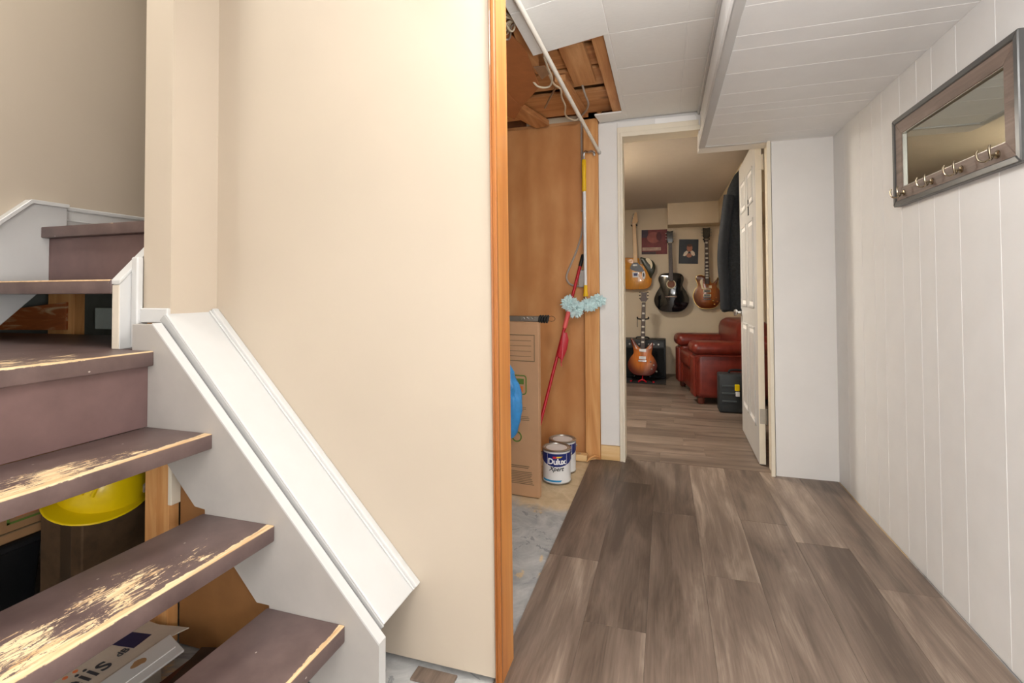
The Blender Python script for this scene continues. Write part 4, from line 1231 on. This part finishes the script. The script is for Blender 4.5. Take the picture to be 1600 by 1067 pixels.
def neck_and_head(g, fr, v0, v1, vh, w0, w1, mneck, mhead, mpeg, n0, head='plain', inlays=0, hw=0.075):
    part('neck', B().prism([at(fr, -w0 / 2, v0, n0), at(fr, w0 / 2, v0, n0), at(fr, w1 / 2, v1, n0), at(fr, -w1 / 2, v1, n0)], fr[3] * 0.022, 0.003), mneck, g)
    if head == 'fender':
        o_ = [(-w1 / 2, v1), (w1 / 2, v1), (0.050, v1 + 0.03), (0.040, vh - 0.01), (0.028, vh), (0.012, vh - 0.012), (-0.022, v1 + 0.04)]
    elif head == 'prs':
        o_ = [(-w1 / 2, v1), (w1 / 2, v1), (0.045, v1 + 0.035), (0.030, v1 + 0.075), (0.040, vh - 0.005), (0.0, vh - 0.012), (-0.035, vh), (-0.030, v1 + 0.075), (-0.045, v1 + 0.035)]
    else:
        o_ = [(-w1 / 2, v1), (w1 / 2, v1), (hw / 2, v1 + 0.03), (hw / 2 + 0.004, vh), (0, vh - 0.008), (-hw / 2 - 0.004, vh), (-hw / 2, v1 + 0.03)]
    hs = part('headstock', B().slab(o_, fr, n0 + 0.002, n0 + 0.016, 0.002), mhead, g)
    part('nut', B().box((-0.024, -0.002, -0.002), (0.024, 0.002, 0.004), 0, 1, Matrix((( *[fr[1].x, fr[2].x, fr[3].x], at(fr, 0, v1, n0 + 0.022).x), (fr[1].y, fr[2].y, fr[3].y, at(fr, 0, v1, n0 + 0.022).y), (fr[1].z, fr[2].z, fr[3].z, at(fr, 0, v1, n0 + 0.022).z), (0, 0, 0, 1)))), M_creamplastic, g)
    for s in ((-1, 1) if head != 'fender' else (-1,)):
        for q in range(3 if head != 'fender' else 6):
            hv = (v1 + 0.045 + q * 0.038) if head != 'fender' else (v1 + 0.035 + q * 0.02)
            uo = s * (hw / 2 + 0.012) if head != 'fender' else -0.032 + q * 0.006
            part('tuning_peg', B().ball(at(fr, uo, hv, n0 + 0.010), (0.010, 0.006, 0.007), 8, 6), mpeg, hs, True)
    for q in range(inlays):
        tq = 0.08 + 0.78 * (1 - 0.90 ** q) / (1 - 0.90 ** max(1, inlays - 1)) if inlays > 1 else 0.5
        vv = v1 + (v0 - v1) * tq
        wq = (w1 + (w0 - w1) * tq) * 0.62
        part('inlay', B().prism([at(fr, -wq / 2, vv - 0.010, n0 + 0.0218), at(fr, wq / 2, vv - 0.010, n0 + 0.0218), at(fr, wq / 2, vv + 0.010, n0 + 0.0218), at(fr, -wq / 2, vv + 0.010, n0 + 0.0218)], fr[3] * 0.001), M_inlay, g)


def fbox(fr, u0, u1, v0, v1, n0, n1, bev=0.001):
    return B().prism([at(fr, u0, v0, n0), at(fr, u1, v0, n0), at(fr, u1, v1, n0), at(fr, u0, v1, n0)], fr[3] * (n1 - n0), bev)


def strings(g, fr, vb, vt, n, w=0.046):
    b_ = B()
    for q in range(6):
        u = (-0.5 + q / 5) * w
        b_.tube([at(fr, u, vb, n), at(fr, u * 0.75, vt, n)], 0.0006, 4)
    o_ = part('strings', b_, M_steel, g)
    o_['kind'] = 'stuff'


def hanger(x, z, label, grp='guitar wall hangers', rc=0.095):
    h = thing('guitar_hanger', (x, YF, z), label, 'hanger', grp)
    part('wall_plate', B().box((x - 0.025, YF - 0.012, z - 0.04), (x + 0.025, YF, z + 0.04), 0.003), M_blackmetal, h)
    part('yoke', B().tube(catmull([(x - 0.036, YF - rc, z - 0.005), (x - 0.034, YF - 0.06, z - 0.01), (x, YF - 0.045, z - 0.012), (x + 0.034, YF - 0.06, z - 0.01), (x + 0.036, YF - rc, z - 0.005)], 4, False), 0.007, 8).tube([(x, YF - 0.045, z - 0.012), (x, YF - 0.01, z)], 0.006, 8), M_blackmetal, h, True)


# 1: butterscotch guitar partly hidden by the door frame
fr1 = frame_at(-0.365, 6.775, 1.333, math.radians(1.5))
g1 = thing('electric_guitar', (-0.365, 6.775, 1.11), 'butterscotch electric guitar with maple neck and stickers hanging at far left', 'guitar', 'guitars in the music room')
part('body', B().slab(body_outline(TELE, 0.40, 0.43), fr1, -0.022, 0.022, 0.006), M_butter, g1, True)
gp = [(0.02, 0.205), (0.075, 0.20), (0.17, 0.175), (0.225, 0.13), (0.24, 0.07), (0.225, 0.01), (0.19, -0.04), (0.16, -0.075), (0.11, 0.03), (0.05, 0.12)]
gp = [(0.045 + a_ * 0.86, b_) for a_, b_ in gp]
part('dark_plate', B().slab([tuple(p_) for p_ in catmull(gp, 3)], fr1, 0.0222, 0.030, 0.002), M_olive, g1, True, 'dark olive plate over the upper bout')
part('pale_print', B().slab([(a_, b_) for a_, b_ in catmull([(0.13, 0.185), (0.17, 0.19), (0.205, 0.15), (0.215, 0.09), (0.195, 0.05), (0.185, 0.10), (0.16, 0.13)], 3)], fr1, 0.030, 0.0312, 0.0005), M_creamplastic, g1)
part('pickguard', B().slab([(a_, b_) for a_, b_ in catmull([(-0.07, 0.06), (-0.055, 0.115), (-0.02, 0.145), (0.03, 0.135), (0.075, 0.08), (0.105, 0.03), (0.07, 0.015), (0.0, 0.025)], 3)], fr1, 0.0222, 0.0265, 0.001), M_greyguard, g1)
part('pickup', fbox(fr1, -0.035, 0.020, 0.098, 0.118, 0.026, 0.034, 0.002), M_canwhite, g1)
part('sticker', fbox(fr1, -0.045, 0.03, -0.055, 0.015, 0.0222, 0.0232, 0), M_canwhite, g1)
part('sticker', fbox(fr1, -0.030, 0.018, -0.035, 0.002, 0.0232, 0.0238, 0), M_navy, g1)
part('sticker', B().slab([(0.098 + 0.022 * math.cos(a_), -0.025 + 0.058 * math.sin(a_)) for a_ in [2 * PI * q / 14 for q in range(14)]], fr1, 0.0222, 0.0234, 0.0004), M_canwhite, g1)
part('sticker', B().slab([(0.098 + 0.010 * math.cos(a_), -0.025 + 0.030 * math.sin(a_)) for a_ in [2 * PI * q / 10 for q in range(10)]], fr1, 0.0234, 0.0240, 0.0003), M_ink, g1)
neck_and_head(g1, fr1, 0.14, 0.655, 0.815, 0.055, 0.043, M_maple, M_maple, M_chrome, 0.020, 'fender')
hanger(-0.385, 1.985, 'black wall yoke holding the maple-necked guitar at left')

# 2: black acoustic
fr2 = frame_at(0.080, 6.755, 1.075, math.radians(0.7))
g2 = thing('acoustic_guitar', (0.080, 6.755, 0.82), 'glossy black acoustic guitar hanging between the two posters', 'guitar', 'guitars in the music room')
part('body', B().slab(body_outline(ACO, 0.435, 0.505), fr2, -0.045, 0.045, 0.006), M_black_gloss, g2, True)
part('soundhole', B().slab([(0.046 * math.cos(a_), 0.108 + 0.046 * math.sin(a_)) for a_ in [2 * PI * q / 24 for q in range(24)]], fr2, 0.0452, 0.0462, 0.0005), mat('soundhole_inside', (132, 84, 64), 0.7, 0.06), g2)
part('rosette', B().tube([at(fr2, 0.053 * math.cos(a_), 0.108 + 0.053 * math.sin(a_), 0.0455) for a_ in [2 * PI * q / 28 for q in range(28)]], 0.006, 6, True), M_creamplastic, g2, True)
part('bridge', fbox(fr2, -0.075, 0.065, -0.062, -0.044, 0.045, 0.054, 0.002), mat('bridge_wood', (112, 84, 78), 0.4, 0.04), g2)
part('saddle', fbox(fr2, -0.045, 0.040, -0.056, -0.051, 0.054, 0.057, 0.0005), M_creamplastic, g2)
part('binding', B().tube([at(fr2, a_, b_, 0.043) for a_, b_ in body_outline(ACO, 0.434, 0.504)], 0.0022, 5, True), M_steel, g2, True)
neck_and_head(g2, fr2, 0.15, 0.648, 0.80, 0.056, 0.045, M_rosewood, M_black_gloss, M_steel, 0.045, 'plain', 0, 0.072)
strings(g2, fr2, -0.05, 0.65, 0.070)
hanger(0.072, 1.745, 'black wall yoke holding the black acoustic guitar', rc=0.160)

# 3: amber single-cut
fr3 = frame_at(0.515, 6.78, 1.083)
g3 = thing('electric_guitar', (0.515, 6.78, 0.86), 'amber brown electric guitar with pearl block inlays hanging beside the coat', 'guitar', 'guitars in the music room')
part('body', B().slab(body_outline(LP, 0.340, 0.435), fr3, -0.025, 0.025, 0.008), M_amber, g3, True)
part('binding', B().tube([at(fr3, a_, b_, 0.022) for a_, b_ in body_outline(LP, 0.338, 0.433)], 0.0028, 5, True), M_gold, g3, True)
part('pickguard', B().slab([(-0.075, 0.155), (-0.052, 0.165), (-0.052, 0.085), (-0.042, 0.05), (0.02, 0.05), (0.02, 0.08), (0.055, 0.08), (0.055, 0.045), (-0.062, 0.032), (-0.085, 0.13)], fr3, 0.025, 0.029, 0.0008), M_creamplastic, g3)
for v_ in (0.010, -0.045):
    pk = part('pickup', fbox(fr3, -0.046, 0.046, v_ - 0.018, v_ + 0.018, 0.025, 0.035, 0.002), M_creamplastic, g3)
    part('pickup_cover', fbox(fr3, -0.036, 0.036, v_ - 0.012, v_ + 0.012, 0.035, 0.038, 0.001), M_chrome, pk)
part('bridge', fbox(fr3, -0.045, 0.045, -0.078, -0.066, 0.025, 0.038, 0.002), M_chrome, g3)
part('tailpiece', fbox(fr3, -0.048, 0.048, -0.102, -0.090, 0.025, 0.038, 0.003), M_chrome, g3)
for u_, v_ in ((0.105, -0.075), (0.12, -0.125), (0.07, -0.115), (0.085, -0.16)):
    part('knob', B().ball(at(fr3, u_, v_, 0.032), (0.012, 0.008, 0.012), 10, 6), M_amber if u_ > 0.1 else M_gold, g3, True)
neck_and_head(g3, fr3, 0.10, 0.672, 0.82, 0.056, 0.044, M_rosewood, M_black_gloss, M_steel, 0.024, 'plain', 10, 0.082)
strings(g3, fr3, -0.095, 0.67, 0.049)
hanger(0.515, 1.765, 'black wall yoke holding the amber guitar')

# 4: sunburst on a floor stand
fr4 = frame_at(-0.268, 6.21, 0.290, math.radians(-1.5), math.radians(7))
g4 = thing('electric_guitar', (-0.268, 6.21, 0.06), 'sunburst double-horn electric guitar on a floor stand before the amplifier', 'guitar', 'guitars in the music room')
part('body', B().slab(body_outline(PRS, 0.345, 0.44), fr4, -0.022, 0.022, 0.008), M_sunburst, g4, True)
for v_ in (0.085, -0.005):
    part('pickup', fbox(fr4, -0.040, 0.040, v_ - 0.018, v_ + 0.018, 0.022, 0.031, 0.002), M_steel if v_ > 0.05 else M_canwhite, g4)
part('bridge', fbox(fr4, -0.048, 0.048, -0.052, -0.032, 0.022, 0.034, 0.002), M_chrome, g4)
for u_, v_ in ((0.095, -0.045), (0.13, -0.085), (0.11, -0.135)):
    part('knob', B().ball(at(fr4, u_, v_, 0.028), (0.010, 0.008, 0.010), 10, 6), M_steel, g4, True)
part('jack', B().ball(at(fr4, 0.165, -0.16, 0.0), (0.014, 0.014, 0.014), 10, 6), M_steel, g4, True)
neck_and_head(g4, fr4, 0.105, 0.672, 0.80, 0.055, 0.044, M_rosewood, M_rosewood, M_dark, 0.016, 'prs', 7, 0.070)
strings(g4, fr4, -0.04, 0.67, 0.042)
sd_ = thing('guitar_stand', (-0.268, 6.26, 0.0), 'black guitar stand with yoke arms and red feet', 'guitar stand')
part('post', B().tube([(-0.268, 6.275, 0.09), (-0.258, 6.325, 0.76)], 0.010, 10), M_blackmetal, sd_, True)
part('yoke', B().tube(catmull([(-0.325, 6.225, 0.775), (-0.318, 6.26, 0.755), (-0.258, 6.315, 0.748), (-0.200, 6.26, 0.757), (-0.195, 6.225, 0.777)], 4, False), 0.009, 8), M_blackmetal, sd_, True)
part('yoke_strap', B().tube([(-0.325, 6.225, 0.775), (-0.328, 6.222, 0.70), (-0.326, 6.222, 0.655)], 0.004, 6), M_dark, sd_, True)
part('cradle', B().tube(catmull([(-0.36, 6.13, 0.075), (-0.34, 6.21, 0.062), (-0.268, 6.265, 0.058), (-0.20, 6.21, 0.062), (-0.18, 6.13, 0.075)], 4, False), 0.009, 8), M_blackmetal, sd_, True)
for ex, ey in ((-0.40, 6.12), (-0.14, 6.12), (-0.268, 6.34)):
    lg_ = part('leg', B().tube([(-0.268, 6.275, 0.10), (ex, ey, 0.010)], 0.008, 8), M_blackmetal, sd_, True)
    part('rubber_foot', B().tube([(ex, ey, 0.002), (ex, ey, 0.022)], 0.012, 8), M_red, lg_, True)
part('red_foot', B().tube(catmull([(-0.315, 6.10, 0.012), (-0.268, 6.09, 0.040), (-0.222, 6.10, 0.012)], 4, False), 0.009, 8).tube([(-0.268, 6.27, 0.10), (-0.268, 6.095, 0.036)], 0.006, 8), M_red, sd_, True, 'red painted front foot')

# amplifier
am = thing('guitar_amplifier', (-0.27, 6.52, 0.0), 'black guitar amplifier cabinet on floor behind the stand guitar', 'amplifier')
part('cabinet', B().box((-0.56, 6.40, 0.012), (0.004, 6.68, 0.487), 0.008, 2), M_dark, am, True)
part('grille_cloth', B().box((-0.535, 6.394, 0.04), (-0.020, 6.402, 0.385), 0.004), mat('grille_cloth', (16, 17, 18), 0.95, 0.1, 80), am)
part('control_panel', B().box((-0.535, 6.395, 0.400), (-0.020, 6.402, 0.462), 0.002), mat('amp_panel', (52, 54, 56), 0.4, 0.03), am)
for q in range(8):
    part('knob', B().lathe([(0.011, 0), (0.010, -0.014), (0.0, -0.015)], (-0.49 + q * 0.058, 6.395, 0.431), 12, 'Y'), M_steel, am, True)
part('carry_handle', B().tube(catmull([(-0.36, 6.54, 0.487), (-0.34, 6.54, 0.507), (-0.22, 6.54, 0.507), (-0.20, 6.54, 0.487)], 4, False), 0.009, 8), M_dark, am, True)
for ex in (-0.53, -0.03):
    for ey in (6.43, 6.65):
        part('foot', B().lathe([(0.018, 0.001), (0.018, 0.013)], (ex, ey, 0), 12), M_dark, am)
pd = thing('effects_pedalboard', (-0.27, 6.24, 0.0), 'dark low mat on the floor in front of the amplifier', 'mat')
part('mat', B().box((-0.62, 6.03, 0.0022), (0.002, 6.385, 0.008), 0.002), mat('dark_floor_mat', (40, 38, 38), 0.8, 0.15, 40), pd)

# posters
def flat(name, fr, u0, v0, u1, v1, n, m, parent):
    return part(name, fbox(fr, u0, u1, v0, v1, n, n + 0.0006, 0), m, parent)


def blob(name, fr, cu, cv, ru, rv, n, m, parent, k=18):
    return part(name, B().prism([at(fr, cu + ru * math.cos(2 * PI * q / k), cv + rv * math.sin(2 * PI * q / k), n) for q in range(k)], fr[3] * 0.0005), m, parent)


fp = frame_at(-0.128, YF - 0.004, 1.752, math.radians(-0.5))
po = thing('poster', (-0.128, YF, 1.752), 'red toned landscape poster pinned left of the acoustic guitar headstock', 'poster')
part('sheet', fbox(fp, -0.165, 0.165, -0.165, 0.165, 0, 0.002, 0.0004), mat('poster_red', (122, 60, 62), 0.6, 0.16, 7), po)
flat('dark_corner', fp, -0.165, 0.06, -0.08, 0.165, 0.002, mat('poster_dark', (72, 58, 70), 0.6, 0.1, 9), po)
blob('printed_shape', fp, -0.01, 0.06, 0.085, 0.075, 0.0021, mat('poster_rose', (158, 92, 84), 0.6, 0.12, 9), po)
blob('printed_shape', fp, 0.06, 0.075, 0.035, 0.06, 0.0027, mat('poster_shadow', (92, 46, 52), 0.6, 0.1, 9), po)
flat('caption_strip', fp, -0.155, -0.115, 0.085, -0.072, 0.0021, mat('poster_caption', (186, 158, 142), 0.6, 0.14, 24), po)
flat('bottom_strip', fp, -0.165, -0.165, 0.02, -0.130, 0.0021, mat('poster_bottom', (78, 62, 66), 0.6, 0.1, 14), po)

fq = frame_at(0.302, YF - 0.004, 1.612, math.radians(-2.0))
pq = thing('portrait_poster', (0.302, YF, 1.612), 'dark portrait poster of an infant in white pinned beside the amber guitar', 'poster')
part('sheet', fbox(fq, -0.120, 0.120, -0.160, 0.160, 0, 0.002, 0.0004), mat('portrait_dark', (44, 48, 54), 0.5, 0.12, 6), pq)
mw, ms = mat('portrait_white', (222, 208, 188), 0.6, 0.06, 14), mat('portrait_skin', (168, 110, 86), 0.6, 0.06, 14)
part('sleeve', fbox(fq, 0, 0.001, 0, 0.001, 0.0021, 0.0026, 0) if False else B().prism([at(fq, a_, b_, 0.0021) for a_, b_ in ((-0.068, -0.055), (-0.055, -0.015), (-0.025, 0.012), (0.0, -0.005), (-0.020, -0.045), (-0.045, -0.062))], fq[3] * 0.0005), mw, pq)
part('sleeve', B().prism([at(fq, a_, b_, 0.0021) for a_, b_ in ((0.082, -0.050), (0.074, -0.010), (0.045, 0.014), (0.022, -0.002), (0.036, -0.042), (0.060, -0.060))], fq[3] * 0.0005), mw, pq)
blob('body', fq, 0.008, -0.052, 0.034, 0.028, 0.0022, mat('portrait_hands', (178, 122, 98), 0.6, 0.06, 14), pq)
blob('head', fq, 0.012, 0.045, 0.036, 0.048, 0.0027, ms, pq)
blob('hair', fq, 0.012, 0.080, 0.032, 0.018, 0.0033, mat('portrait_hair', (84, 56, 46), 0.6, 0.05, 14), pq)

# armchair
ca = thing('leather_armchair', (0.70, 5.60, 0.0), 'red brown leather armchair in the music room facing left', 'armchair')
RA = Matrix.Translation((0.285, 5.075, 0)) @ Matrix.Rotation(math.radians(8.7), 4, 'Z')
def soft(name, a_, b_, bev, m=M_leather, seg=4):
    return part(name, B().box(a_, b_, bev, seg, RA), m, ca, True, ang=60)
# local: x into the chair depth (front at 0), y across (0 near .. 1.02 far)
soft('arm', (0.0, 0.0, 0.06), (0.86, 0.24, 0.50), 0.045)
soft('arm', (0.0, 0.80, 0.06), (0.86, 1.04, 0.50), 0.045)
soft('arm_pad', (-0.04, -0.025, 0.475), (0.80, 0.27, 0.600), 0.058, seg=5)
soft('arm_pad', (-0.04, 0.77, 0.475), (0.80, 1.065, 0.610), 0.058, seg=5)
soft('seat_base', (0.02, 0.22, 0.06), (0.84, 0.82, 0.30), 0.03)
soft('seat_cushion', (-0.02, 0.25, 0.29), (0.62, 0.79, 0.46), 0.055)
soft('backrest', (0.58, 0.02, 0.10), (0.92, 1.02, 0.66), 0.08)
soft('back_cushion', (0.42, 0.10, 0.45), (0.74, 0.94, 0.80), 0.10, seg=5)
soft('front_panel', (-0.025, 0.03, 0.07), (0.02, 0.21, 0.46), 0.018)
soft('front_panel', (-0.025, 0.83, 0.07), (0.02, 1.01, 0.46), 0.018)
part('piping', B().tube([RA @ Vector(v_) for v_ in catmull([(-0.015, -0.004, 0.08), (-0.015, -0.006, 0.42), (0.01, -0.012, 0.468), (0.30, -0.012, 0.472), (0.78, -0.010, 0.474)], 4, False)], 0.006, 6), M_leather, ca, True)
for ex, ey in ((0.05, 0.06), (0.05, 0.97), (0.80, 0.06), (0.80, 0.97)):
    part('leg', B().lathe([(0.026, 0.002), (0.034, 0.02), (0.034, 0.064)], (ex, ey, 0), 14, xf=RA), mat('armchair_leg_wood', (94, 46, 34), 0.4, 0.05), ca, True)

# black tool case with a yellow latch
tc_ = thing('tool_case', (0.58, 4.84, 0.0), 'black plastic case with yellow latch beside the armchair', 'case')
part('body', B().box((0.452, 4.80, 0.006), (0.74, 4.96, 0.348), 0.016, 3), mat('black_case', (44, 48, 50), 0.5, 0.06, 20), tc_, True)
for z in (0.10, 0.17, 0.235):
    part('rib', B().box((0.480, 4.793, z), (0.60, 4.802, z + 0.016), 0.003), mat('case_rib', (66, 72, 74), 0.45, 0.05, 20), tc_)
part('latch', B().box((0.585, 4.785, 0.205), (0.625, 4.802, 0.262), 0.004), M_yellow, tc_)
part('latch', B().box((0.592, 4.788, 0.155), (0.625, 4.802, 0.200), 0.003), M_canwhite, tc_, label='pale lower clasp')
part('handle', B().tube(catmull([(0.55, 4.88, 0.345), (0.56, 4.88, 0.375), (0.66, 4.88, 0.375), (0.67, 4.88, 0.345)], 4, False), 0.010, 8), M_dark, tc_, True)
